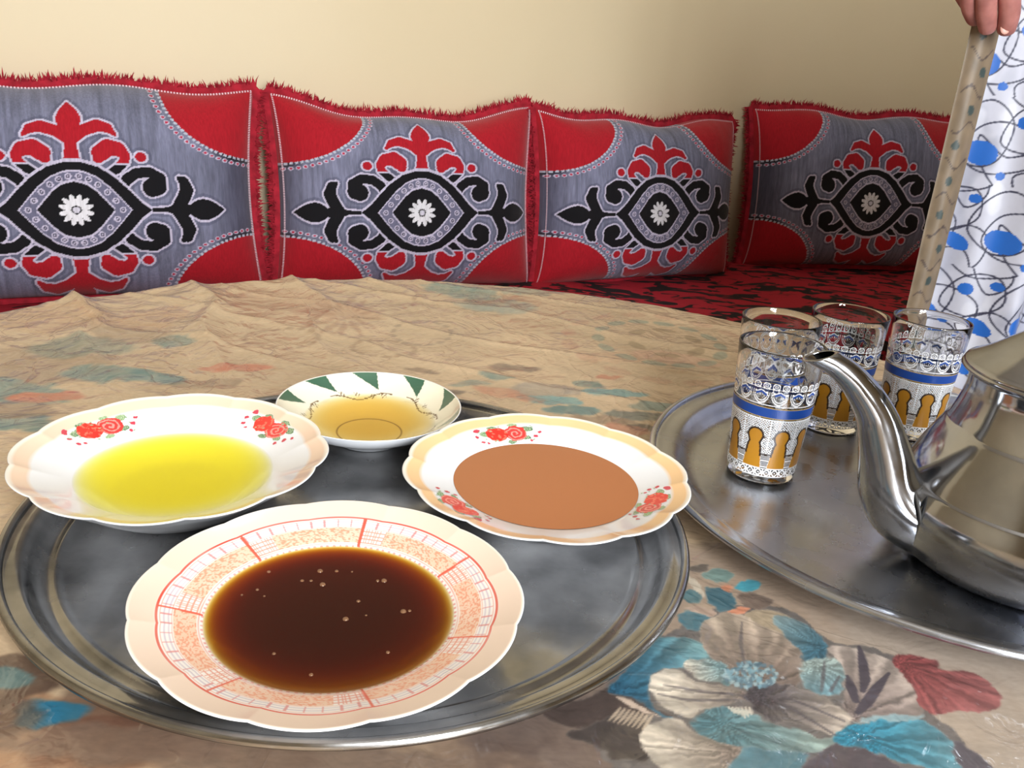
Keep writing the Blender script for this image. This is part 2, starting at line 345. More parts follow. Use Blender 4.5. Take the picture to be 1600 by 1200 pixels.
# ------------------------------------------------------------------ table and its cloth
TC, TR = np.array([-.035, .540]), .555
tb = tag(empty('round_table', (TC[0], TC[1], FLOOR)), 'low round wooden table hidden under the floral cloth', 'table')
V, F = lathe([(0, -.03), (TR-.03, -.03), (TR-.01, -.026), (TR-.006, -.015), (TR-.01, -.0045), (TR-.03, -.003), (0, -.003)], 96)
o = mesh('table_top', V, F, M['wood'], tb); o.location = (0, 0, -FLOOR)
V, F = lathe([(TR-.12, -.10), (TR-.10, -.10), (TR-.10, -.03), (TR-.12, -.03)], 64); o = mesh('apron', V, F, M['wood'], tb); o.location = (0, 0, -FLOOR)
for k in range(4):
    V, F = lathe([(0, 0), (.018, 0), (.022, .06), (.018, .12), (.028, .2), (.03, -FLOOR-.03), (0, -FLOOR-.03)], 20)
    o = mesh('leg', V, F, M['wood'], tb); o.location = ((TR-.14)*math.cos(.785+k*1.571), (TR-.14)*math.sin(.785+k*1.571), 0)

def axis(parts):                                # uneven spacing: (start, end, step), dense where the print is seen close
    out = [np.arange(a, b-1e-9, s) for a, b, s in parts]; return np.concatenate(out+[[parts[-1][1]]])
gx = axis([(-.86, -.48, .010), (-.48, -.28, .004), (-.28, .02, .0026), (.02, .36, .0009), (.36, .50, .003), (.50, .79, .010)])
gy = axis([(-.29, .16, .02), (.16, .27, .003), (.27, .50, .0009), (.50, .66, .0022), (.66, 1.12, .0030), (1.12, 1.37, .008)])
X, Y = np.meshgrid(gx, gy, indexing='ij'); X, Y = X.ravel(), Y.ravel()
rho = np.hypot(X-TC[0], Y-TC[1]); dirx, diry = (X-TC[0])/np.maximum(rho, 1e-6), (Y-TC[1])/np.maximum(rho, 1e-6); phi = np.arctan2(diry, dirx)
CX, CY = X, Y                                   # print coordinates: the flat cloth
C = np.ones((len(X), 3))*np.array((198, 172, 140)); wv = fbm(X*18, Y*30, 60)
C *= (.93+.14*wv)[:, None]
put(C, sstep(.52, .75, fbm(X*4+3, Y*5, 61))*.35, (176, 150, 122)); put(C, sstep(.55, .75, fbm(X*6, Y*6+4, 62))*.25, (206, 176, 150))
warpx = (fbm(X*60, Y*60, 70)-.5)*.012; warpy = (fbm(X*60+8, Y*60+3, 71)-.5)*.012
warp2x = (fbm(X*260, Y*260, 72)-.5)*.0036; warp2y = (fbm(X*260+5, Y*260+2, 73)-.5)*.0036
def blob(px, py, rx, ry, col, a=.8, ang=0., seed=0):   # watercolour patch placed on the cloth
    cx, cy = on_plane(px, py); cx, cy = float(cx), float(cy)
    sel = np.abs(X-cx)+np.abs(Y-cy) < (rx+ry)*2.2
    dx, dy = (X+warpx)[sel]-cx, (Y+warpy)[sel]-cy; ca, sa = math.cos(ang), math.sin(ang); u = dx*ca+dy*sa; v = -dx*sa+dy*ca
    d = np.hypot(u/rx, v/ry)+.5*(fbm(X[sel]*90, Y[sel]*90, 80+seed)-.5); c = C[sel]; put(c, sstep(1.08, .8, d)*a*(.75+.5*vnoise(X[sel]*160, Y[sel]*50, seed)), col); C[sel] = c
def patch(pts, col, col2=None, axis_=None, ox=850, oy=850, sc=2.133, edge=.28, streak=.26, seed=1):
    """a painted petal: outline measured on the cloth, colour running from col to col2 along axis_"""
    pl = spline(pts, 5, True); pl = pl.mean(0)+(pl-pl.mean(0))*1.07; px, py = on_plane(ox+pl[:, 0]/sc, oy+pl[:, 1]/sc); poly = np.stack([px, py], -1)
    lo = poly.min(0)-.004; hi = poly.max(0)+.004; sel = np.where((X > lo[0]) & (X < hi[0]) & (Y > lo[1]) & (Y < hi[1]))[0]
    x, y = X[sel]+warpx[sel]*.38+warp2x[sel], Y[sel]+warpy[sel]*.38+warp2y[sel]
    ins = inside(x, y, poly); d = np.full(len(sel), 1.)
    for i in range(0, len(poly)):
        x0, y0 = poly[i]; x1, y1 = poly[(i+1) % len(poly)]; ex, ey = x1-x0, y1-y0; t = np.clip(((x-x0)*ex+(y-y0)*ey)/(ex*ex+ey*ey+1e-12), 0, 1)
        d = np.minimum(d, np.hypot(x-x0-t*ex, y-y0-t*ey))
    c1 = np.array(col, float); cc = np.ones((len(sel), 3))*c1
    if col2 is not None:
        (a0, b0), (a1, b1) = axis_; qx, qy = on_plane(np.array([ox+a0/sc, ox+a1/sc]), np.array([oy+b0/sc, oy+b1/sc]))
        t = np.clip(((x-qx[0])*(qx[1]-qx[0])+(y-qy[0])*(qy[1]-qy[0]))/((qx[1]-qx[0])**2+(qy[1]-qy[0])**2), 0, 1)[:, None]; cc = c1*(1-t)+np.array(col2)*t
        th = np.arctan2(y-qy[0], x-qx[0]); cc = cc*(1+streak*(vnoise(th*14+seed*3.3, np.hypot(x-qx[0], y-qy[0])*20, seed)-.5)*2)[:, None]
    cc = (cc*.85+cc.mean(1, keepdims=True)*.15)*.94
    cc = cc*(.90+.2*fbm(x*220, y*220, seed+5))[:, None]
    cc = cc+(np.array([225, 212, 196])-cc)*(edge*np.exp(-(d/.0013)**2))[:, None]
    m_ = (ins*sstep(0, .0016, d))[:, None]; C[sel] = C[sel]*(1-m_)+cc*m_
def stroke(pts, wd, col, ox=850, oy=850, sc=2.133, a=.9):
    p = np.array(pts, float); px, py = on_plane(ox+p[:, 0]/sc, oy+p[:, 1]/sc); n_ = len(p); lo = (px.min()-.01, py.min()-.01); hi = (px.max()+.01, py.max()+.01)
    sel = np.where((X > lo[0]) & (X < hi[0]) & (Y > lo[1]) & (Y < hi[1]))[0]; ch = [(px[k], py[k], wd*math.sin(math.pi*min(max((k+.35)/n_, .08), .95))) for k in range(n_)]
    d = chain(X[sel], Y[sel], ch); c = C[sel]; put(c, sstep(.0004, -.0004, d)*a, col); C[sel] = c
# --- faint blossoms all over the cloth
TEAL = (104, 132, 132)
for k in range(46):
    a_ = random.random()*6.283; q_ = .74*random.random()**.5; bx, by = TC[0]+q_*math.cos(a_), TC[1]+q_*math.sin(a_)
    if by > .45 and q_ < .5: continue
    for m_ in range(4):
        cx, cy = bx+random.gauss(0, .025), by+random.gauss(0, .02); rx, ry = random.uniform(.008, .03), random.uniform(.006, .014)
        sel = np.where((np.abs(X-cx) < .07) & (np.abs(Y-cy) < .05))[0]; d = np.hypot((X[sel]+warpx[sel]-cx)/rx, (Y[sel]+warpy[sel]-cy)/ry); c = C[sel]; put(c, sstep(1.1, .7, d)*.5, random.choice([TEAL, (184, 130, 106), (146, 124, 106), (120, 104, 96)])); C[sel] = c
# --- scattered watercolour flowers, further from the big bloom
TEAL, ROSE, TAUPE, CYAN, DARK = (96, 128, 128), (190, 116, 92), (140, 116, 96), (70, 168, 186), (78, 66, 60)
for k, a in enumerate([(60, 570, .07, .05, TAUPE, .45), (130, 545, .05, .03, (120, 128, 116), .6), (20, 610, .05, .022, TEAL, .6), (160, 585, .035, .02, TEAL, .65), (70, 620, .03, .012, ROSE, .8), (240, 590, .03, .012, TEAL, .75),
        (270, 535, .022, .018, TEAL, .5), (370, 575, .034, .010, ROSE, .7), (200, 520, .05, .03, TAUPE, .4), (30, 660, .03, .018, TEAL, .6), (0, 640, .04, .02, TAUPE, .6), (240, 500, .03, .05, (176, 140, 110), .5), (90, 500, .06, .05, (186, 150, 118), .5),
        (330, 600, .03, .012, TAUPE, .5), (430, 470, .05, .05, (178, 140, 112), .4), (520, 490, .05, .03, (176, 138, 112), .45),
        (690, 615, .022, .008, (120, 104, 92), .8), (660, 580, .018, .006, TAUPE, .7), (800, 575, .026, .012, (132, 112, 98), .75), (850, 610, .035, .018, (150, 140, 130), .6), (780, 590, .02, .008, TEAL, .5),
        (860, 625, .03, .010, (116, 158, 158), .8), (895, 640, .028, .010, TEAL, .8), (920, 600, .018, .010, (110, 128, 122), .7), (960, 615, .03, .010, (116, 156, 156), .8), (955, 590, .014, .006, ROSE, .6), (800, 618, .03, .010, ROSE, .45), (1000, 650, .034, .010, (118, 120, 110), .8),
        (740, 600, .02, .007, TEAL, .4), (1005, 668, .016, .008, DARK, .6), (940, 655, .024, .010, TAUPE, .6), (1025, 635, .026, .010, TEAL, .5), (980, 670, .02, .010, ROSE, .5),
        (780, 478, .05, .030, (140, 146, 136), .6), (760, 470, .03, .02, TAUPE, .6), (720, 455, .05, .03, TEAL, .5), (815, 455, .04, .02, (120, 140, 135), .4),
        (1070, 690, .02, .03, (196, 128, 96), .4), (1050, 560, .05, .02, (206, 160, 136), .5), (960, 560, .03, .02, (200, 158, 128), .35)]):
    blob(*a[:5], min(1., a[5]*1.25), ang=.3*math.sin(k*2.1), seed=k)
def ring_marks(px, py, rx, ry, n, col, sz=.006, ph=0.):
    cx, cy = [float(v) for v in on_plane(px, py)]
    for k in range(n):
        a = 2*math.pi*k/n+ph; x0, y0 = cx+rx*math.cos(a), cy+ry*math.sin(a); sel = np.where((np.abs(X-x0) < .02) & (np.abs(Y-y0) < .02))[0]
        dx, dy = X[sel]-x0, Y[sel]-y0; u = dx*-math.sin(a)+dy*math.cos(a); v = dx*math.cos(a)+dy*math.sin(a); c = C[sel]; put(c, sstep(1.1, .8, np.hypot(u/sz, v/(sz*.55)))*.6, col); C[sel] = c
ring_marks(440, 530, .035, .03, 16, (150, 122, 98)); ring_marks(600, 545, .03, .025, 14, (150, 122, 98)); ring_marks(660, 520, .03, .04, 16, (140, 122, 104)); ring_marks(600, 470, .035, .04, 18, (160, 130, 106))
ring_marks(1030, 535, .065, .075, 14, (120, 140, 128), .013); ring_marks(1040, 535, .035, .045, 6, (140, 120, 90), .014, .4); ring_marks(1035, 540, .10, .11, 16, (190, 150, 124), .016, .2)
for k in range(14):
    a = 2*math.pi*k/14; cx, cy = [float(v) for v in on_plane(540, 495)]; sel = np.where((np.abs(X-cx) < .1) & (np.abs(Y-cy) < .14))[0]
    d = leaf(X[sel], Y[sel], cx+.012*math.cos(a), cy+.02*math.sin(a), cx+.045*math.cos(a), cy+.075*math.sin(a), .004); c = C[sel]; put(c, sstep(.001, -.001, d)*.45, (150, 108, 86)); C[sel] = c
# --- ground wash near the front of the table
blob(700, 1190, .09, .02, (110, 88, 74), .55, seed=3); blob(900, 1160, .06, .03, (84, 68, 62), .75, seed=4); blob(1180, 900, .06, .04, (150, 128, 112), .5, seed=5); blob(1560, 1120, .05, .06, (180, 168, 152), .6, seed=6); blob(1330, 960, .07, .02, (150, 128, 116), .5, seed=7)
blob(60, 1160, .05, .03, (150, 106, 76), .6, seed=8); blob(20, 1060, .02, .02, (80, 60, 50), .8, seed=9); blob(180, 1100, .03, .02, (96, 70, 58), .6, seed=10); blob(160, 1160, .03, .016, (108, 72, 56), .6, seed=11); blob(90, 1112, .016, .010, (38, 110, 140), .95, seed=12); blob(10, 1060, .012, .008, TEAL, .8, seed=13); blob(10, 1120, .02, .012, (90, 70, 58), .8, seed=14); blob(300, 1180, .06, .012, (120, 92, 72), .6, seed=15)
# --- greyer ground round the big bloom, pale plastic reflection painted in
blob(1250, 1060, .16, .12, (156, 138, 122), .8, seed=20); blob(1500, 1100, .08, .10, (168, 154, 140), .7, seed=21); blob(1100, 930, .08, .06, (160, 140, 122), .7, seed=22); blob(980, 1130, .07, .05, (104, 88, 80), .7, seed=23); blob(560, 1195, .2, .012, (120, 100, 86), .6, seed=24)
# --- the big bloom between the two trays
G = (205, 190, 168)
patch([(200, 540), (330, 380), (450, 300), (540, 240), (700, 220), (850, 250), (950, 330), (1100, 360), (1230, 440), (1270, 560), (1360, 640), (1420, 760), (1250, 830), (800, 840), (400, 830), (230, 700)], (112, 104, 100), edge=.0)
patch([(0, 560), (110, 520), (200, 480), (300, 505), (420, 585), (330, 575), (200, 610), (90, 612)], (82, 66, 60))
patch([(80, 640), (150, 600), (260, 560), (330, 575), (345, 640), (350, 715), (240, 722), (180, 680)], (74, 64, 60))
patch([(470, 80), (510, 60), (555, 70), (530, 95), (490, 92)], (110, 98, 88)); patch([(450, 165), (490, 150), (535, 175), (520, 200), (465, 190)], (80, 124, 132)); patch([(530, 95), (580, 80), (640, 100), (600, 130), (545, 120)], (120, 150, 142))
patch([(545, 150), (600, 145), (640, 200), (590, 230), (555, 195)], (58, 104, 120)); patch([(630, 145), (680, 120), (725, 135), (690, 165)], (66, 160, 180)); patch([(635, 165), (700, 165), (770, 195), (720, 225), (660, 200)], (124, 104, 92)); patch([(585, 140), (615, 130), (630, 150), (605, 160)], (206, 130, 96))
patch([(440, 235), (500, 220), (550, 250), (540, 285), (470, 285)], (72, 120, 134)); patch([(460, 215), (520, 205), (570, 225), (540, 240)], (190, 160, 140)); patch([(610, 225), (655, 205), (690, 220), (640, 245)], (226, 140, 104)); patch([(470, 100), (520, 130), (545, 175), (530, 180), (490, 140)], G)
patch([(215, 490), (300, 400), (360, 330), (430, 315), (520, 335), (570, 400), (610, 450), (600, 480), (480, 425), (400, 425), (360, 460), (370, 530), (440, 590), (400, 580), (310, 515)], (36, 96, 128), (96, 140, 146), ((250, 500), (560, 380)))
patch([(670, 235), (760, 222), (835, 250), (800, 305), (720, 275)], (176, 156, 128))
patch([(540, 255), (600, 238), (665, 245), (740, 280), (805, 310), (845, 355), (855, 430), (830, 490), (760, 485), (690, 470), (620, 425), (550, 360), (528, 310)], (108, 92, 84), (186, 166, 146), ((720, 480), (600, 250)), streak=.22)
patch([(770, 245), (840, 250), (912, 290), (942, 340), (930, 380), (870, 388), (842, 350), (800, 308)], (54, 104, 126), (128, 154, 158), ((920, 350), (780, 250)))
patch([(850, 405), (900, 375), (970, 385), (1006, 430), (990, 485), (930, 502), (870, 470)], (150, 170, 166), (104, 146, 158), ((900, 400), (960, 490)))
patch([(950, 350), (1010, 343), (1090, 368), (1170, 398), (1212, 440), (1235, 480), (1258, 530), (1240, 562), (1150, 578), (1030, 582), (1000, 520), (1004, 430)], (122, 106, 102), (178, 162, 150), ((1030, 580), (1140, 380)), streak=.25)
patch([(1172, 388), (1240, 374), (1312, 395), (1332, 422), (1400, 425), (1470, 460), (1512, 510), (1500, 552), (1420, 556), (1320, 566), (1262, 540), (1230, 480)], (146, 66, 66), (160, 92, 90), ((1200, 400), (1480, 520)), edge=.05)
patch([(465, 402), (540, 385), (612, 410), (602, 462), (520, 452)], (112, 150, 156), (200, 190, 172), ((600, 420), (480, 420)))
patch([(352, 465), (400, 425), (450, 425), (520, 460), (600, 480), (682, 500), (692, 520), (600, 540), (520, 550), (490, 582), (430, 562), (380, 522)], (120, 106, 98), (216, 202, 182), ((680, 510), (440, 470)), streak=.22)
patch([(500, 592), (560, 545), (640, 550), (700, 560), (780, 605), (850, 610), (920, 640), (978, 640), (960, 682), (900, 706), (800, 700), (700, 690), (600, 672), (530, 642)], (78, 122, 132), (146, 166, 158), ((600, 600), (930, 670)))
patch([(690, 482), (750, 465), (850, 480), (950, 520), (1010, 560), (1022, 600), (980, 642), (900, 612), (830, 590), (780, 602), (720, 560), (680, 522)], (66, 60, 66), (196, 180, 164), ((720, 510), (1000, 610)), streak=.25)
patch([(330, 622), (400, 595), (460, 600), (520, 640), (662, 690), (640, 725), (600, 790), (430, 800), (355, 715)], (130, 114, 102), (210, 196, 176), ((640, 700), (380, 640)), streak=.25)
patch([(610, 790), (660, 692), (780, 690), (875, 710), (850, 800)], (86, 128, 140)); patch([(860, 800), (950, 680), (1000, 664), (1080, 690), (1165, 730), (1230, 800)], (88, 78, 84))
patch([(975, 662), (1030, 610), (1120, 585), (1240, 580), (1302, 610), (1352, 650), (1392, 700), (1405, 780), (1280, 742), (1180, 720), (1080, 690)], (34, 132, 164), (100, 152, 166), ((1060, 640), (1380, 720)))
patch([(1020, 600), (1100, 570), (1250, 562), (1240, 582), (1120, 588)], (140, 172, 180)); patch([(1365, 658), (1440, 690), (1500, 760), (1400, 760)], (96, 88, 96))
patch([(240, 512), (300, 520), (360, 560), (412, 588), (360, 575), (300, 550)], (206, 180, 158))
for q in range(150):
    a_, r_ = random.random()*6.28, random.random()**.5; bx, by = 690+88*r_*math.cos(a_), 442+44*r_*math.sin(a_); stroke([(bx, by), (bx+random.uniform(-7, 7), by-7)], .0012, random.choice([(112, 150, 164), (150, 174, 180), (86, 112, 126)]))
for pts in ([(1050, 340), (1062, 390), (1070, 450), (1062, 490)], [(1150, 430), (1110, 480), (1075, 530), (1045, 562)], [(1012, 440), (1024, 480), (1040, 522)]): stroke(pts, .0028, (66, 60, 70))
for pts in ([(870, 700), (1000, 690), (1180, 745)], [(660, 260), (655, 330), (668, 400)], [(740, 500), (850, 560), (970, 635)], [(780, 500), (900, 545), (1000, 590)], [(400, 470), (520, 490), (660, 505)], [(380, 500), (480, 520), (640, 520)], [(935, 390), (930, 440), (925, 490)], [(985, 440), (955, 490)]): stroke(pts, .0011, (84, 78, 82), a=.7)
for k in range(8): stroke([(215+k*16, 590+k*4), (235+k*16, 570+k*3), (255+k*15, 545+k*4)], .0009, (196, 176, 152), a=.8)
for k in range(6): stroke([(640+k*10, 580-abs(k-3)*6), (635+k*11, 560), (615+k*14, 545)], .001, (206, 196, 180), a=.8)
# --- shape: flat under the trays, wrinkled towards the far left edge, falling over the rim
def flat(cx, cy, r): return sstep(r+.005, r+.06, np.hypot(X-cx, Y-cy))
free = flat(-.0825, .4705, .193)*flat(.307, .571, .205)
zz = .0012*free*(fbm(X*30, Y*30, 90)-.5)*2
wr = np.clip(sstep(-.02, -.36, X)*sstep(.60, .90, Y), 0, 1)
rid = (1-np.abs(np.sin((X*.9+Y*.55)*26+3*fbm(X*6, Y*6, 91))))**2.5
zz += wr*free*(.010*rid+.006*(fbm(X*22, Y*34, 92)-.4))
zz += free*.0022*(1-np.abs(np.sin((X*.35+Y)*34+4*fbm(X*5, Y*5, 93))))**6*sstep(.6, .8, Y)
over = np.maximum(rho-TR, 0); bend = .018
ang_ = np.minimum(over/bend, np.pi/2); hor = bend*np.sin(ang_); ver = bend*(1-np.cos(ang_))+np.maximum(over-bend*np.pi/2, 0)
fold = .022*sstep(.02, .14, over)*(np.sin(phi*19+1.2*np.sin(phi*3))+.4*np.sin(phi*41))
rr_ = np.where(over > 0, TR+hor+fold, rho); Vc = np.stack([TC[0]+dirx*rr_, TC[1]+diry*rr_, zz*(over == 0)-ver+np.where(over > 0, zz*np.exp(-over/.02), 0)], -1)
Fq = grid_faces(len(gx), len(gy)); keep = (rho[Fq] < .80).all(1); Fq = Fq[keep]
used = np.zeros(len(X), bool); used[Fq.ravel()] = True; remap = np.cumsum(used)-1
m = painted('printed_cloth_under_clear_plastic', .55, coat=1., grain=.14, gscale=160, stretch=(1, 2.2, 1)); nt = m.node_tree; b = nt.nodes['Principled BSDF']
b.inputs['Coat Roughness'].default_value = .10; b.inputs['Coat IOR'].default_value = 1.45
tc = nt.nodes.new('ShaderNodeTexCoord'); n1 = nt.nodes.new('ShaderNodeTexNoise'); n1.inputs['Scale'].default_value = 26; n1.inputs['Detail'].default_value = 3; n1.inputs['Distortion'].default_value = 1.5; L(nt, tc.outputs['Object'], n1.inputs['Vector']); bp = bump(nt, b, n1.outputs['Fac'], .7, .008, 'Coat Normal')
# creases of the plastic sheet
n2 = nt.nodes.new('ShaderNodeTexNoise'); n2.inputs['Scale'].default_value = 7; n2.inputs['Detail'].default_value = 4; n2.inputs['Distortion'].default_value = 1.2; L(nt, tc.outputs['Object'], n2.inputs['Vector'])
cr_ = nt.nodes.new('ShaderNodeValToRGB'); cr_.color_ramp.elements[0].position = .485; cr_.color_ramp.elements[0].color = (0, 0, 0, 1); cr_.color_ramp.elements[1].position = .515; cr_.color_ramp.elements[1].color = (0, 0, 0, 1); e_ = cr_.color_ramp.elements.new(.5); e_.color = (1, 1, 1, 1)
L(nt, n2.outputs['Fac'], cr_.inputs[0]); b2 = nt.nodes.new('ShaderNodeBump'); b2.inputs['Strength'].default_value = .6; b2.inputs['Distance'].default_value = .0016; L(nt, cr_.outputs[0], b2.inputs['Height']); L(nt, bp.outputs[0], b2.inputs['Normal']); L(nt, b2.outputs[0], b.inputs['Coat Normal'])
M['cloth'] = m
o = mesh('tablecloth', Vc[used], remap[Fq], m, None, C[used]); tag(o, 'floral printed tablecloth under clear plastic draped over the round table', 'tablecloth')

# ------------------------------------------------------------------ trays
def tray(name, label, cx, cy, prof, mat, n=200):
    root = tag(empty(name, (cx, cy, 0)), label, 'tray')
    top = np.array(prof); under = [(r, 0. if z <= TZ+1e-6 else max(z-.0012, .0004)) for r, z in prof[::-1]]
    V, F = lathe(np.array(prof+under), n); mesh('tray_pan', V, F[:, ::-1], mat, root)
    R, z = prof[-1]; th = np.linspace(0, 2*np.pi, n+1)[:-1]; k = 10; V = []
    for t in th:
        for q in range(k):
            a = 2*np.pi*q/k; V.append(((R+.0026*math.cos(a))*math.cos(t), (R+.0026*math.cos(a))*math.sin(t), z-.0008+.0026*math.sin(a)))
    i = np.arange(n); F = np.concatenate([np.stack([i*k+q, ((i+1) % n)*k+q, ((i+1) % n)*k+(q+1) % k, i*k+(q+1) % k], -1) for q in range(k)])
    mesh('rolled_rim', V, F, mat, root); return root
TZ = .004
tray('serving_tray', 'round grey metal tray carrying the four bowls of dips', -.0825, .4705,
     [(0, TZ), (.05, TZ), (.10, TZ), (.160, TZ), (.162, .0046), (.164, .0060), (.166, .0054), (.168, .0046), (.170, .0046), (.1735, .0066), (.1765, .0104), (.179, .0142), (.181, .0156), (.184, .0152), (.1872, .0150), (.1902, .0170)], M['silver'])
tray('tea_tray', 'round silver metal tray carrying the tea glasses and the teapot', .307, .571,
     [(0, TZ), (.08, TZ), (.14, TZ), (.170, TZ), (.174, .0045), (.178, .0065), (.182, .0105), (.186, .0150), (.1895, .0168), (.194, .0172), (.199, .0182), (.2035, .0200)], M['silver2'])

# ------------------------------------------------------------------ bowls
INNER = [(0, .0050), (.030, .0056), (.040, .0082), (.048, .0132), (.0545, .0182), (.063, .0215), (.075, .0255), (.0835, .0285)]
OUTER = [(.0840, .0283), (.0832, .0271), (.075, .0228), (.066, .0172), (.060, .0136), (.056, .0106), (.050, .0068), (.045, .0036), (.0402, .0004), (.0370, .0004), (.0360, .002), (.0, .003)]
OOUT = [(.0840, .0345), (.0832, .0332), (.075, .0272), (.066, .0202), (.060, .0152), (.056, .0118), (.050, .0072), (.045, .0038), (.0380, .0004), (.0350, .0004), (.0340, .002), (.0, .003)]
OIN = [(0, .0060), (.030, .0066), (.040, .0092), (.048, .0148), (.0545, .0205), (.063, .0250), (.075, .0305), (.0835, .0347)]
def bowl(name, label, cx, cy, R, painter, lobes=0, amp=.0, n=360, inner=INNER, outer=OUTER, rot=0., cat='bowl', fine=None):
    k = R/.084; inn = spline(inner, 5); inn = inn[np.concatenate([[True], np.diff(inn[:, 0]) > 1e-5])]
    if fine:
        r_new = np.unique(np.concatenate([inn[:, 0], np.linspace(fine[0], fine[1], 62)])); inn = np.stack([r_new, np.interp(r_new, inn[:, 0], inn[:, 1])], -1)
    prof = np.concatenate([inn, spline(outer, 4)])*np.array([k, 1.])
    th = np.linspace(0, 2*np.pi, n, endpoint=False)
    def warp(r, t):
        if not lobes: return r
        s = amp*(np.abs(np.sin(t*lobes/2+rot))**.75-.6)+amp*.25*np.sin(t*lobes/3+1)
        return r*(1+s*sstep(.62, 1., r/R))
    Rr = warp(np.ones((n, 1))*prof[:, 0], th[:, None]*np.ones((1, len(prof)))); V = np.stack([Rr*np.cos(th)[:, None], Rr*np.sin(th)[:, None], np.ones((n, 1))*prof[:, 1]], -1).reshape(-1, 3)
    is_in = np.tile(np.arange(len(prof)) < len(inn), n); rho = np.tile(prof[:, 0]/R, n); T = np.repeat(th, len(prof))
    C = np.ones((len(V), 3))*np.array((236, 239, 245)); C[is_in] = painter(rho[is_in], T[is_in])
    root = tag(empty(name, (cx, cy, TZ)), label, cat)
    mesh('bowl_body', V, grid_faces(n, len(prof), True), M['china'], root, C)
    root_info = dict(root=root, inn=inn*np.array([k, 1.]), R=R, warp=warp, cx=cx, cy=cy)
    return root_info
def decal(info, name, th0, rho0, wid, hgt, fn, step=.00036):
    """flat print fired onto the glaze: a patch of the bowl's own surface, kept only where there is colour"""
    nu, nv = int(wid/step), int(hgt/step); a, b_ = np.meshgrid(np.linspace(-wid/2, wid/2, nu), np.linspace(-hgt/2, hgt/2, nv), indexing='ij'); a, b_ = a.ravel(), b_.ravel()
    C, on = fn(a*1000/1.62, b_*1000/1.62); R = info['R']; rad = rho0*R+b_; t = th0+a/(rho0*R)
    dz = np.gradient(info['inn'][:, 1], info['inn'][:, 0]+1e-9*np.arange(len(info['inn']))); sl = np.interp(rad, info['inn'][:, 0], dz); nl = np.sqrt(1+sl*sl)
    z = np.interp(rad, info['inn'][:, 0], info['inn'][:, 1])+.00022/nl; rw = info['warp'](rad, t)-.00022*sl/nl
    V = np.stack([rw*np.cos(t), rw*np.sin(t), z], -1); F = grid_faces(nu, nv); F = F[on[F].sum(1) >= 2]; u = np.zeros(len(V), bool); u[F.ravel()] = True; rm = np.cumsum(u)-1
    return mesh(name, V[u], rm[F][:, ::-1], M['print'], info['root'], C[u])
def roses(seed):
    def fn(x, y):                                # millimetres; y runs outwards
        C = np.ones((len(x), 3))*np.array((240, 238, 234)); on = np.zeros(len(x), bool); wx = x+1.2*(fbm(x/1.6+7, y/1.6, seed)-.5); wy = y+1.2*(fbm(x/1.6, y/1.6+3, seed+1)-.5)
        def dab(cx, cy, rx, ry, col, tex=None):
            d = np.hypot((wx-cx)/rx, (wy-cy)/ry); m = d < 1; C[m] = col; on[m] = True
            if tex is not None:
                a = np.arctan2(wy-cy, wx-cx); l = np.sin(d*15+a*1.0+seed) > .45; mm = m & l & (d < .95); C[mm] = tex
        for (cx, cy, rx, ry) in ((-9.5, 2.5, 2.6, 1.5), (-8.5, -2.8, 2.4, 1.2), (-1, -4.8, 2.4, 1.0), (9.5, 1.8, 2.4, 1.4), (5, 4.6, 2.2, 1.1), (-4, 5, 2, 1)):
            dab(cx, cy, rx, ry, random.choice([(104, 148, 104), (134, 168, 120), (84, 124, 88)]), (190, 206, 170))
        dab(-4, 0, 5.2, 4.4, (222, 60, 58), (246, 150, 140)); dab(4.2, .6, 5.0, 4.2, (232, 48, 40), None)
        m = (np.hypot((wx-4.2)/5, (wy-.6)/4.2) < 1) & (fbm(x/1.2, y/1.2, seed+9) > .62); C[m] = (244, 112, 92)
        for (cx, cy, r) in ((-13, -1.6, 1.1), (-15, 1.2, .9), (-11, -4.5, .9), (12, 4.6, 1.4), (14, 1.2, .9), (13.2, -2.2, .9), (11, -3.6, .7)): dab(cx, cy, r, r*.85, (206, 62, 84), None)
        for k in range(10): dab(random.uniform(-14, 14), random.uniform(-5, 5), .5, .35, (150, 176, 140), None)
        return C, on
    return fn
def band(col, w0=.88, edge=.975):
    def p(r, t):
        C = np.ones((len(r), 3))*np.array((238, 241, 247)); wob = .012*np.abs(np.sin(t*6))
        put(C, sstep(w0-.006, w0+.006, r-wob+.006), col); put(C, sstep(edge-.008, edge+.008, r), (246, 238, 228)); return C
    return p
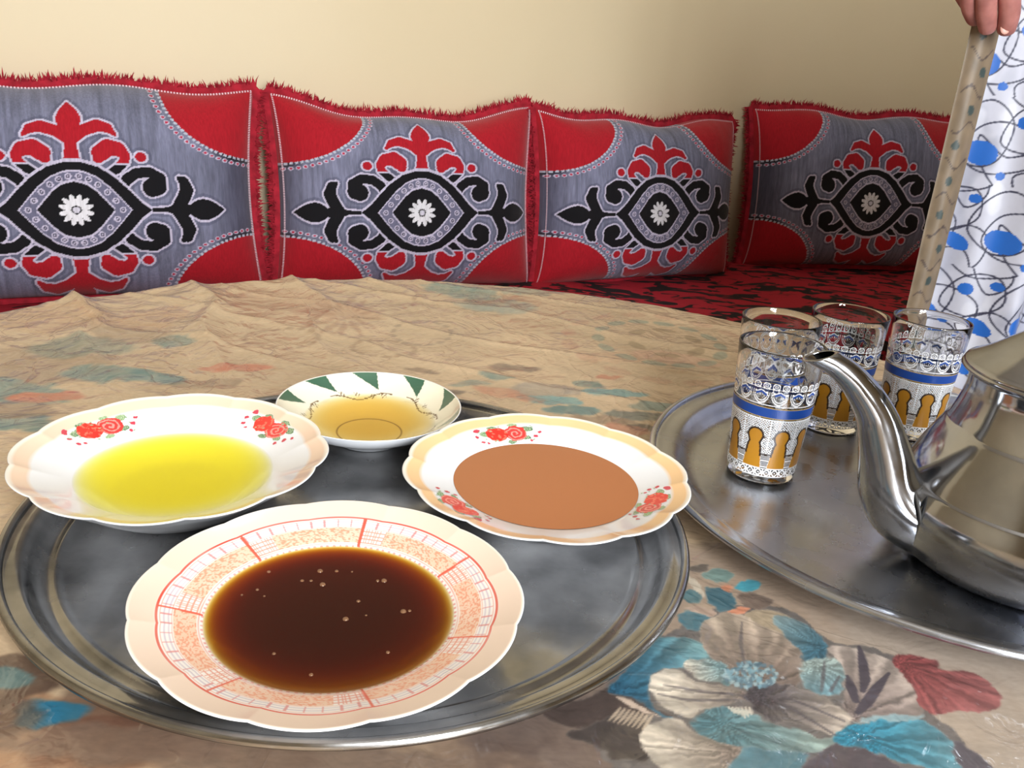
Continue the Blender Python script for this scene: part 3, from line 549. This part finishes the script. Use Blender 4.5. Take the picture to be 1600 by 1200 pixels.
def greek(r, t):                                 # the printed red border of the syrup bowl
    C = np.ones((len(r), 3))*np.array((242, 236, 232))
    put(C, sstep(.865, .875, r), (238, 214, 196)); put(C, sstep(.985, .995, r), (248, 240, 230))
    a = (t+.25) % (2*np.pi); seg = a/(2*np.pi)*7; f = seg % 1
    tex = vnoise(a*70, r*150, 5); m = (r > .675) & (r < .785)
    put(C, m*(.75+.25*(vnoise(a*9, r*10, 8))), (238, 194, 166)); put(C, m*sstep(.52, .62, tex)*.6, (226, 128, 96))
    key = (f > .78) & m; ky = np.minimum(np.abs(((a*44) % 1)-.5), np.abs(((r*36) % 1)-.5)); put(C, key*1., (244, 236, 232)); put(C, (key & (ky < .16))*.8, (222, 140, 120))
    for r0, wd, col, al in ((.862, .006, (214, 74, 60), .9), (.845, .003, (226, 140, 124), .7), (.79, .003, (226, 150, 134), .7), (.668, .003, (226, 150, 134), .6), (.826, .004, (190, 176, 196), .7), (.806, .004, (190, 176, 196), .6)):
        put(C, (np.abs(r-r0) < wd)*al*(.6+.6*vnoise(a*6, r*3, 12)), col)
    put(C, ((np.abs(r-.652) < .007) & (np.sin(a*110) > .2))*.6, (222, 120, 116))
    put(C, ((np.abs(r-.816) < .026) & (np.sin(a*64) > .93))*.7, (214, 120, 120))
    put(C, ((np.minimum(f, 1-f)*2*np.pi/7*r < .008) & (r > .65) & (r < .862))*.9, (220, 84, 64))
    return C
b_oil = bowl('scalloped_bowl', 'white scalloped bowl with peach rim and rose print, holding bright yellow oil', -.2005, .4885, .0895, band((243, 212, 188)), 12, .035, rot=.6, inner=OIN, outer=OOUT)
for th_ in (2.62, .95): decal(b_oil, 'rose_print', th_, .80, .058, .0215, roses(int(th_*10)))
b_br = bowl('scalloped_bowl', 'white scalloped bowl with orange-peach rim and rose print, holding brown dip', .0265, .5140, .0895, band((247, 204, 152)), 12, .035, rot=.2)
for th_, q in ((1.98, .77), (-.36, .77), (-2.4, .78)): decal(b_br, 'rose_print', th_, q, .052, .0195, roses(int(th_*10)+40))
b_dk = bowl('scalloped_bowl', 'cream-rimmed scalloped bowl with red printed border, holding dark brown syrup', -.0775, .3615, .0905, greek, 12, .022, n=720, rot=.9, fine=(.052, .0735))
SIN = [(0, .0040), (.030, .0046), (.040, .0066), (.048, .0098), (.058, .0142), (.068, .0182), (.077, .0226), (.0832, .0270)]
SOUT = [(.0840, .0272), (.0842, .0266), (.079, .0216), (.071, .0165), (.062, .0135), (.056, .0108), (.046, .0062), (.038, .0034), (.0330, .0003), (.030, .0003), (.029, .0016), (0, .002)]
def leaves(r, t):
    C = np.ones((len(r), 3))*np.array((240, 234, 212)); n = 10; k = (t+.30)/(2*np.pi)*n; f = k % 1
    # green half-leaves cut by the lip
    d = .99-r; m = (d > 0) & (d < .20) & (f > .12-d*.4) & (f < .60-d*2.7); put(C, m*1., (62, 98, 78))
    put(C, (np.abs(r-.36) < .011)*.9, (96, 62, 20))
    kk = (t % (2*np.pi/5))/(2*np.pi/5); s = np.abs(r-(.70+.05*np.sin(kk*9))) < .008; put(C, (s & (kk > .1) & (kk < .9))*.9, (92, 58, 18))
    for q in (.2, .35, .55, .75): put(C, (np.hypot((kk-q)*.88, (r-.72-.03*math.cos(q*9))*1.) < .035)*(np.abs(np.sin(t*60+r*50)) < .55)*.9, (92, 58, 18))
    return C
b_sm = bowl('small_bowl', 'small cream bowl with green leaf marks on its lip, holding clear golden oil', -.1020, .6028, .0660, leaves, n=540, inner=SIN, outer=SOUT, fine=(.0, .083))
# ------------------------------------------------------------------ what the bowls hold
def unlin(c): c = np.clip(c, 0, 1); return np.where(c <= .0031308, c*12.92, 1.055*c**(1/2.4)-.055)*255
def liquid(name, label, cat, info, zl, absorb=None, opaque=None, body=None, rough=.05):
    """surface of a liquid; absorb = light lost per metre of depth (r, g, b), opaque = plain colour for the thick dip"""
    inn = info['inn']; r_edge = float(np.interp(zl, inn[:, 1], inn[:, 0])); n = 160; rs = np.concatenate([np.linspace(0, r_edge*.6, 6), np.linspace(r_edge*.62, r_edge, 34)])
    th = np.linspace(0, 2*np.pi, n, endpoint=False); Rm, Tm = np.meshgrid(rs, th); Rm, Tm = Rm.T.ravel(), Tm.T.ravel()
    V = np.stack([Rm*np.cos(Tm), Rm*np.sin(Tm), np.full(len(Rm), zl+.0002)], -1); dep = np.maximum(zl-np.interp(Rm, inn[:, 0], inn[:, 1]), 0)
    C = np.ones((len(V), 3))*np.array(opaque) if opaque else unlin(np.exp(-dep[:, None]*np.array(absorb)))
    F = np.concatenate([np.stack([i*n+np.arange(n), (i+1)*n+np.arange(n), (i+1)*n+(np.arange(n)+1) % n, i*n+(np.arange(n)+1) % n], -1) for i in range(len(rs)-1)])
    m, nt, b = nodes(name+'_liquid'); at = nt.nodes.new('ShaderNodeAttribute'); at.attribute_name = 'Col'
    if opaque:
        L(nt, at.outputs['Color'], b.inputs['Base Color']); b.inputs['Roughness'].default_value = rough; b.inputs['Specular IOR Level'].default_value = .3
    else:
        tr = nt.nodes.new('ShaderNodeBsdfTransparent'); gl = nt.nodes.new('ShaderNodeBsdfGlossy'); df = nt.nodes.new('ShaderNodeBsdfDiffuse'); lw = nt.nodes.new('ShaderNodeLayerWeight'); pw = nt.nodes.new('ShaderNodeMath'); pw.operation = 'POWER'; pw.inputs[1].default_value = 5; fr = nt.nodes.new('ShaderNodeMath'); fr.operation = 'MULTIPLY_ADD'; fr.inputs[1].default_value = .7; fr.inputs[2].default_value = .02; m1 = nt.nodes.new('ShaderNodeMixShader'); m2 = nt.nodes.new('ShaderNodeMixShader')
        lw.inputs[0].default_value = .5; L(nt, lw.outputs['Facing'], pw.inputs[0]); L(nt, pw.outputs[0], fr.inputs[0]); gl.inputs['Roughness'].default_value = rough; df.inputs[0].default_value = rgb(body[:3]); L(nt, at.outputs['Alpha'], m1.inputs[0])
        L(nt, at.outputs['Color'], tr.inputs[0]); L(nt, tr.outputs[0], m1.inputs[1]); tl = nt.nodes.new('ShaderNodeBsdfTranslucent'); tl.inputs[0].default_value = rgb(body[:3]); m0 = nt.nodes.new('ShaderNodeMixShader'); m0.inputs[0].default_value = .35; L(nt, df.outputs[0], m0.inputs[1]); L(nt, tl.outputs[0], m0.inputs[2]); L(nt, m0.outputs[0], m1.inputs[2]); L(nt, fr.outputs[0], m2.inputs[0]); L(nt, m1.outputs[0], m2.inputs[1]); L(nt, gl.outputs[0], m2.inputs[2]); L(nt, m2.outputs[0], nt.nodes['Material Output'].inputs[0])
    o = mesh(name, V, F, m, None, C, alpha=None if opaque else body[3]*(1-np.exp(-dep/.0020))); o.location = (info['cx'], info['cy'], TZ); tag(o, label, cat); return o, r_edge
oil, _ = liquid('yellow_oil', 'bright yellow oil pooled in the peach-rimmed rose bowl', 'oil', b_oil, .0200, (5, 12, 150), body=(255, 238, 60, .06))
dip, _ = liquid('brown_dip', 'smooth opaque caramel-brown dip in the rose bowl', 'sauce', b_br, .0186, opaque=(178, 112, 70), rough=.25)
syr, rs_ = liquid('dark_syrup', 'glossy dark brown syrup with tiny bubbles in the red-bordered bowl', 'syrup', b_dk, .0182, (120, 330, 1150), body=(50, 20, 8, .3))
gol, _ = liquid('golden_oil', 'clear golden oil in the small leaf-marked bowl', 'oil', b_sm, .0155, (13, 34, 115), body=(250, 206, 96, .05))
m, nt, b = nodes('bubble_film'); b.inputs['Base Color'].default_value = rgb((150, 110, 80)); b.inputs['Roughness'].default_value = .05; b.inputs['Alpha'].default_value = .55; M['bubble'] = m
V, F = lathe([(0.0013*math.cos(a), .0009*math.sin(a)) for a in np.linspace(0, math.pi/2, 5)], 10); bub = None
for k, (px, py) in enumerate([(402, 922), (420, 894), (500, 893), (526, 893), (550, 894), (472, 908), (504, 914), (590, 908), (600, 908), (560, 940), (640, 955), (630, 956), (428, 1022), (486, 1055), (378, 930), (413, 932), (486, 908), (572, 962), (606, 1020), (540, 968)]):
    x, y = [float(v) for v in on_plane(px, py, TZ+.0182)]
    if bub is None: bub = o = mesh('bubble', V, F, M['bubble'], syr)
    else: o = bub.copy(); COL.objects.link(o)
    o.location = (x+.0775, y-.3615, .0183); s = random.choice([.5, .7, .8, 1.2]); o.scale = (s, s, s)

# ------------------------------------------------------------------ tea glasses
m, nt, b = nodes('clear_glass'); b.inputs['Base Color'].default_value = (1, 1, 1, 1); b.inputs['Roughness'].default_value = .01; b.inputs['Transmission Weight'].default_value = 1; b.inputs['IOR'].default_value = 1.46; M['glass'] = m
m, nt, b = nodes('weak_tea'); b.inputs['Base Color'].default_value = rgb((232, 186, 112)); b.inputs['Roughness'].default_value = .02; b.inputs['Transmission Weight'].default_value = 1; b.inputs['IOR'].default_value = 1.33; M['tea'] = m
GH, RB, RT = .098, .0238, .0302
def gr(z): return RB+(RT-RB)*np.clip(np.asarray(z)/GH, 0, 1)
GP = [(0, .0006), (.015, .0004), (.0215, .0), (.0232, .0006), (.0238, .002)]+[(float(gr(z)), z) for z in np.linspace(.006, GH-.001, 10)]+[(RT-.0003, GH), (RT-.0011, GH), (RT-.0015, GH-.0008)]+[(float(gr(z))-.0016, z) for z in np.linspace(GH-.006, .014, 9)]+[(.0222, .0115), (.0205, .0088), (.016, .0078), (0, .0075)]
def enamel():
    rep = 9; nu = rep*46; nv = 220; z0, z1 = .0055, .0800
    U, Z = np.meshgrid(np.arange(nu)/nu*rep, np.linspace(z0, z1, nv), indexing='ij'); U, Z = U.ravel(), Z.ravel(); z = Z*1000
    f = U % 1; pw = 18.6; x = (f-.5)*pw; on = np.zeros(len(U), bool); C = np.ones((len(U), 3))*np.array((236, 236, 238))
    def p(mk, col): C[mk] = col; on[mk] = True
    W = (236, 237, 240); BLUE = (26, 70, 152); GOLD = (176, 122, 26); BR = (50, 34, 22)
    # lattice with arch openings
    lat = (z > 24) & (z < 50.5); dd = (np.abs(((x+z*1.0) % 1.86)-.93) < .36) | (np.abs(((x-z*1.0) % 1.86)-.93) < .36); p(lat & dd, W)
    p((np.abs(x) > pw/2-.7) & (z > 26) & (z < 50.5), W); p((z > 50) & (z < 51), W)
    # low comb between the figures
    p((z > 13) & (z < 23.5) & (((z*1.05) % 1) < .72), W); p(np.abs(z-24.2-.5*np.cos(x/pw*2*np.pi)) < .55, BR)
    # keyhole figures
    head = np.hypot(x, z-37.5)-4.6; body = np.maximum(np.abs(x)-(4.1+.25*np.clip(28-z, -6, 14)*.5), np.maximum(z-35, 12.8-z)); body = np.where(z > 30, np.maximum(np.abs(x)-(2.9+np.abs(32.2-z)*.42), np.maximum(z-36, 12.8-z)), body); key = np.minimum(head, body)
    p((key < 1.5) & (z > 22), BR); p((key < .0) & (z > 12.8), GOLD); p((key < .9) & (z <= 22) & (z > 13), GOLD)
    # bottom border
    p((z > 12.0) & (z < 13.2), W); p((z > 6.0) & (z < 7.2), W); x3 = (f*3) % 1-.5; e = np.hypot(x3*pw/3, z-9.6); p((np.abs(e-2.0) < .55) | (e < .7) | ((np.abs(np.abs(x3)-.5) < .1) & (z < 12) & (z > 7)), W)
    # blue band between gold lines
    p((z > 52) & (z < 58.6), BLUE); p((z > 51.2) & (z < 52), (190, 160, 90)); p((z > 58.6) & (z < 59.4), (190, 160, 90)); p((z > 60.6) & (z < 61.4), W)
    # shells and ring lace
    x2 = ((U*14/9) % 1-.5)*pw*9/14; sh = np.hypot(x2/5.7, (z-70)/8.6); low = z < 71
    p((np.abs(sh-.92) < .07) & low, W); p((np.abs(sh-.74) < .05) & low, W); an = np.arctan2(x2, z-62.5)
    p((sh < .72) & low & (np.abs(((an*3.6) % 1)-.5) < .19), W); p((np.abs(np.abs(x2)*.55+z-70.2) < .9) & (np.abs(x2) < 3.6), BLUE)
    p((np.abs(np.abs(x2)*.55+z-71.6) < .35) & (np.abs(x2) < 4.2), W)
    x4 = ((U*28/9) % 1-.5)*pw*9/28; rg = np.hypot(x4, z-75.0); p((np.abs(rg-2.1) < .45) | (np.abs(rg-.9) < .3), W); p((np.abs(z-72.9) < .3), W); p((z > 71) & (z < 74) & (np.abs(np.abs(x4)-1.6) < .25), W)
    R = gr(Z)+.00012; a = U/rep*2*np.pi; V = np.stack([R*np.cos(a), R*np.sin(a), Z], -1); F = grid_faces(nu, nv, True); F = F[on[F].sum(1) >= 3]
    u = np.zeros(len(V), bool); u[F.ravel()] = True; rm = np.cumsum(u)-1; return V[u], rm[F], C[u]
EV, EF, EC = enamel()
def glass():
    root = tag(empty('tea_glass'), 'x', 'glass', 'decorated tea glasses on the tray')
    V, F = lathe(GP, 64); mesh('glass_body', V, F, M['glass'], root); mesh('enamel_decoration', EV, EF, M['paint_glass'], root, EC); return root
g0 = glass()
tv, tf = lathe([(0, .0077), (.016, .0080), (.0204, .0090), (.0219, .0114), (0, .0114)], 40); tea0 = None
for k, (x, y, rz, lab) in enumerate([(.1860, .5985, .30, 'painted tea glass beside the teapot spout, standing before another glass'), (.2670, .7010, .9, 'painted tea glass whose foot stands behind the tip of the teapot spout'),
                                     (.3330, .7015, .15, 'painted tea glass between the teapot spout and neck, backed by the curtain'), (.2030, .6680, .5, 'painted tea glass mostly hidden behind the glass at the tray edge')]):
    g = g0
    if k:
        g = g0.copy(); COL.objects.link(g)
        for ch in list(g0.children): c = ch.copy(); COL.objects.link(c); c.parent = g
    g.location = (x, y, TZ); g.rotation_euler = (0, 0, rz); g['label'] = lab
    if tea0 is None: tea0 = t_ = mesh('tea_dregs', tv, tf, M['tea'])
    else: t_ = tea0.copy(); COL.objects.link(t_)
    t_.location = (x, y, TZ); tag(t_, ['amber tea left in the glass beside the spout, before another glass', 'amber tea left in the glass behind the spout tip', 'amber tea left in the glass backed by the curtain', 'amber tea left in the glass hidden behind another glass'][k], 'tea', 'tea dregs in the glasses')

# ------------------------------------------------------------------ teapot
PX, PY = .3187, .4927
pot = tag(empty('teapot', (PX, PY, TZ)), 'polished metal teapot with curved spout and domed lid', 'teapot')
prof = [(0, .0006), (.052, .0006), (.0535, .0)]+list(map(tuple, spline([(.0600, .0008), (.0690, .0065), (.0752, .0165), (.0780, .0290), (.0772, .0410), (.0742, .0500)], 6)))+[(.0735, .0512), (.0726, .0518)]+list(map(tuple, spline([(.0722, .0522), (.0695, .0610), (.0640, .0730), (.0580, .0845)], 6)))+[(.0570, .0862), (.0564, .0868)]+list(map(tuple, spline([(.0560, .0874), (.0525, .0980), (.0505, .1090), (.0508, .1180)], 5)))+[(.0525, .1195), (.0550, .1200), (.0562, .1212), (.0555, .1226), (.0530, .1230), (.049, .1225), (.047, .118)]
V, F = lathe(prof, 128); mesh('pot_body', V, F, M['pot'], pot)
lid = empty('lid'); lid.parent = pot
prof = [(.0545, .1222), (.0552, .1236), (.0545, .1248)]+list(map(tuple, spline([(.0520, .1258), (.0440, .1310), (.0340, .1390), (.0240, .1465), (.0130, .1510), (.0070, .1530)], 6)))+[(0, .1535)]
V, F = lathe(prof, 96); bpy.data.objects.remove(lid); lid = mesh('lid', V, F, M['pot'], pot)
V, F = lathe([(.0065, .152), (.0055, .156), (.0075, .160), (.0100, .165), (.0090, .170), (.0045, .173), (0, .1738)], 32); mesh('knob', V, F, M['pot'], lid)
sp = spline([(-.058, 0, .026), (-.074, 0, .032), (-.0855, 0, .045), (-.0935, 0, .066), (-.1040, 0, .090), (-.1190, 0, .1085), (-.1330, 0, .1190), (-.1440, 0, .1240)], 7)
sr = np.interp(np.linspace(0, 1, len(sp)), [0, .14, .28, .43, .57, .71, .86, 1], [.0255, .0225, .0190, .0152, .0115, .0090, .0072, .0066])
V, G = tube(sp, sr, 28, cap=False)
tg = np.gradient(sp, axis=0); tg /= np.linalg.norm(tg, axis=1)[:, None]
def beak(W, i0, n_=28):
    for i in range(len(W)//n_):
        k_ = sstep(0, 1, np.clip((i+i0-(len(sp)-9))/8., 0, 1)); c_ = sp[i+i0]; off = W[i*n_:(i+1)*n_]-c_; W[i*n_:(i+1)*n_] = W[i*n_:(i+1)*n_]-tg[i+i0]*(off[:, 2:3]*1.25*k_)
V2, G2 = tube(sp[-12:], sr[-12:]*.84, 28, cap=False); beak(V, 0); beak(V2, len(sp)-12); k = len(V); base = k-28; q = np.arange(28); e2 = k+len(V2)-28
rimF = np.stack([base+q, base+(q+1) % 28, e2+(q+1) % 28, e2+q], -1)
mesh('spout', np.concatenate([V, V2]), [G[0], G2[0][:, ::-1]+k, rimF], M['pot'], pot)
th = np.linspace(0, 2*np.pi, 40); cp = np.stack([np.full(40, -.0735)+.006*np.cos(th)*-1, .0232*np.sin(th), .0325+.0232*np.cos(th)], -1); V, G = tube(cp, .0011, 8, cap=False); mesh('spout_seam', V, G[0], M['dark_gap'], pot)
hp = spline([(.056, 0, .112), (.085, 0, .128), (.118, 0, .118), (.128, 0, .085), (.112, 0, .052), (.072, 0, .036)], 8); V, G = tube(hp, .0055, 14); mesh('handle', V, G, M['pot'], pot)
V, F = lathe([(0, -.004), (.004, -.004), (.004, .004), (0, .004)], 12); o = mesh('hinge', V, F, M['pot'], pot); o.location = (.055, 0, .124); o.rotation_euler = (math.pi/2, 0, 0)

# ------------------------------------------------------------------ curtain
E0 = np.array([.443, 1.005]); CZ0, CZ1 = FLOOR+.015, .53  # unseen top edge set low so window light passes over it
def cpos(s, z):
    """plan of the hanging cloth: s runs along it from its free edge"""
    hang = sstep(.45, -.3, z)
    f = .027*sstep(0, .06, s)*np.sin(s*44+.6)*(.5+.6*hang)+.010*sstep(0, .1, s)*np.sin(s*97+z*3)
    f = f+.004*(fbm(s*18, z*7, 44)-.5)*2
    x = E0[0]+s*.90+.006*np.sin(z*6)*0+.3*0; y = E0[1]-s*.22+f
    return np.stack([x, y, z], -1)
ss = axis([(0, .22, .0011), (.22, .90, .0045)]); zs = axis([(CZ0, -.06, .0055), (-.06, .42, .0011), (.42, CZ1, .005)])
S, Z = np.meshgrid(ss, zs, indexing='ij'); S, Z = S.ravel(), Z.ravel()
C = np.ones((len(S), 3))*np.array((180, 182, 196)); sw = np.sin(14*fbm(S*9, Z*6, 101)+S*30); put(C, sstep(.2, .8, sw)*.6, (138, 140, 156)); put(C, sstep(.62, .72, fbm(S*30, Z*24, 103))*.5, (206, 208, 217))
TXs, TZs = .098, .090
row = np.floor(Z/TZs); tx = (S+.040*(row % 3)) % TXs; tz = Z % TZs
BLU = (14, 88, 172)
def curve(pts, wd, col, close=True):
    p = spline(pts, 6, close); n_ = len(p); d = np.full(len(S), 1.)
    for ox in (-TXs, 0, TXs):
        for oz in (-TZs, 0, TZs):
            for i in range(n_ if close else n_-1):
                x0, y0 = p[i][0]+ox, p[i][1]+oz; x1, y1 = p[(i+1) % n_][0]+ox, p[(i+1) % n_][1]+oz
                if min(x0, x1) > TXs+.003 or max(x0, x1) < -.003 or min(y0, y1) > TZs+.003 or max(y0, y1) < -.003: continue
                ex, ey = x1-x0, y1-y0; t = np.clip(((tx-x0)*ex+(tz-y0)*ey)/(ex*ex+ey*ey+1e-12), 0, 1); d = np.minimum(d, np.hypot(tx-x0-t*ex, tz-y0-t*ey))
    put(C, sstep(wd+.0004, wd-.0004, d), col)
LN = (38, 40, 62)
for pts_ in ([(.005, .03), (.03, .012), (.068, .02), (.075, .05), (.045, .065), (.018, .058)], [(.04, .045), (.07, .036), (.095, .055), (.088, .083), (.055, .079)], [(.0, .072), (.026, .086), (.05, .064), (.042, .028), (.018, .018), (-.01, .04)], [(.06, .01), (.088, .018), (.098, -.008), (.08, -.026)], [(.02, .05), (.05, .03), (.09, .045), (.11, .03), (.10, .0), (.06, -.01), (.03, .015)]): curve(pts_, .00085, LN)
for (bx, bz, rx, rz, ang) in ((.024, .032, .0165, .0125, -.2), (.060, .066, .0075, .0068, 0), (.080, .026, .0135, .0080, -.5), (.088, .074, .006, .005, 0), (.048, .010, .005, .0045, 0)):
    for ox in (-TXs, 0, TXs):
        dx, dz = tx-bx-ox, tz-bz; u = dx*math.cos(ang)+dz*math.sin(ang); v = -dx*math.sin(ang)+dz*math.cos(ang); put(C, (np.hypot(u/rx, v/rz) < 1)*1., BLU)
M['curtain'] = painted('curtain_satin', .5, sheen=.2, grain=.04, gscale=90)
cr = tag(empty('curtain', (E0[0]+.4, E0[1], FLOOR)), 'white curtain with blue dots and dark looping lines, hanging beside the table', 'curtain'); cr.location = (0, 0, 0)
mesh('curtain_cloth', cpos(S, Z), grid_faces(len(ss), len(zs)), M['curtain'], cr, C)
hs = np.linspace(-.002, .030, 22); hz = axis([(CZ0, -.06, .02), (-.06, .42, .002), (.42, CZ1, .04)]); S2, Z2 = np.meshgrid(hs, hz, indexing='ij'); S2, Z2 = S2.ravel(), Z2.ravel()
P = cpos(S2, Z2); P[:, 1] -= .004+.004*np.sin(np.clip(S2/.030, 0, 1)*np.pi); C2 = np.ones((len(S2), 3))*np.array((112, 96, 76)); C2 *= (.85+.3*fbm(S2*120, Z2*60, 110))[:, None]
for k in range(26):
    z0 = -.06+k*.0185; x0 = .006+.016*random.random()
    if k % 2: put(C2, (np.hypot((S2-x0)/.0042, (Z2-z0)/.0050) < 1)*1., (44, 58, 56))
    else: put(C2, ((np.abs(Z2-z0-.006*np.sin(S2*220+k)) < .0012) & (S2 > .002) & (S2 < .028))*.9, (62, 48, 42))
mesh('hem', P, grid_faces(len(hs), len(hz)), M['curtain'], cr, C2)['label'] = 'tan dotted turned-back hem'
rod = tag(empty('curtain_rod', (E0[0], E0[1], CZ1)), 'thin white rod carrying the patterned curtain', 'curtain rod')
A = np.array([E0[0]-.08, E0[1]+.02, CZ1-.004]); B = np.array([E0[0]+.88, E0[1]-.215, CZ1-.004]); V, G = tube([A, (A+B)/2, B], .010, 16); o = mesh('rod', V, G, M['white_wood']); o.parent = rod; o.matrix_parent_inverse = Matrix.Translation(-rod.location)
for p_ in (A+(B-A)*.05, A+(B-A)*.95):
    V, G = tube([p_, [p_[0], p_[1], CEIL]], .006, 10); o = mesh('bracket', V, G, M['white_wood']); o.parent = rod; o.matrix_parent_inverse = Matrix.Translation(-rod.location)

# ------------------------------------------------------------------ the hand on the curtain
def at_depth(x, y, Yw):
    d = _fw+(x-800)/FPX*_r2-(y-600)/FPX*_u2; return np.array([0, 0, CAMH])+d*(Yw/d[1])
m, nt, b = nodes('skin'); o_, f_, v_ = noise_col(nt, (146, 92, 86), (182, 122, 114), 60, lo=.3, hi=.7); L(nt, o_, b.inputs['Base Color']); b.inputs['Roughness'].default_value = .5; b.inputs['Subsurface Weight'].default_value = .15; b.inputs['Subsurface Radius'].default_value = (.01, .004, .002); b.inputs['Subsurface Scale'].default_value = .3
bump(nt, b, f_, .15, .002); M['skin'] = m; M['nail'] = plain('fingernail', (196, 148, 134), rough=.45)
YH = .972
wrist = at_depth(1500, -190, YH-.02); elbow = at_depth(1490, -420, YH-.10)
pts = []; rad = []; edges = []
def node(p, r, par=None):
    pts.append(p); rad.append(r); k = len(pts)-1
    if par is not None: edges.append((par, k))
    return k
w0 = node(wrist, .024); palm = node(at_depth(1528, -120, YH-.008), .026, w0); fa = node((wrist+elbow)/2, .030, w0); fe = node(elbow, .036, fa)
fing = [[(1570, -70, -.012, .0118), (1576, -18, -.018, .0112), (1578, 20, -.010, .0108), (1570, 55, .002, .0096)],
        [(1545, -72, -.014, .0118), (1541, -20, -.018, .0110), (1541, 22, -.008, .0104), (1544, 50, .008, .0092)],
        [(1520, -68, -.010, .0112), (1513, -22, -.008, .0104), (1517, 12, .002, .0098), (1527, 36, .013, .0086)],
        [(1498, -62, -.002, .0100), (1496, -28, .004, .0092), (1508, -2, .010, .0086), (1520, 16, .015, .0076)]]
for f in fing:
    pr = palm
    for x, y, dy, r in f: pr = node(at_depth(x, y, YH+dy), r, pr)
pr = palm
for x, y, dy, r in [(1526, -92, .022, .0125), (1527, -58, .046, .0115), (1546, -22, .062, .0105), (1562, 12, .062, .0095)]: pr = node(at_depth(x, y, YH+dy), r, pr)
me = bpy.data.meshes.new('person'); me.from_pydata([tuple(p) for p in pts], edges, []); hand = bpy.data.objects.new('person', me); COL.objects.link(hand)
sk = hand.modifiers.new('skin', 'SKIN'); sk.use_smooth_shade = True
for i, v in enumerate(me.skin_vertices[0].data): v.radius = (rad[i], rad[i]); v.use_root = (i == w0)
sb = hand.modifiers.new('smooth', 'SUBSURF'); sb.levels = sb.render_levels = 2
me.materials.append(M['skin']); tag(hand, 'person reaching down, bare hand pinching the edge of the patterned curtain', 'person')
nv, nf = lathe([(.0048*math.cos(a), .0012*math.sin(a)) for a in np.linspace(0, math.pi/2, 5)], 16)
nl = mesh('fingernail', nv*np.array([1, 1.25, 1]), nf, M['nail'], hand); nl.location = tuple(at_depth(1571, 44, YH-.0090)); nl.rotation_euler = (math.radians(78), 0, math.radians(-6))
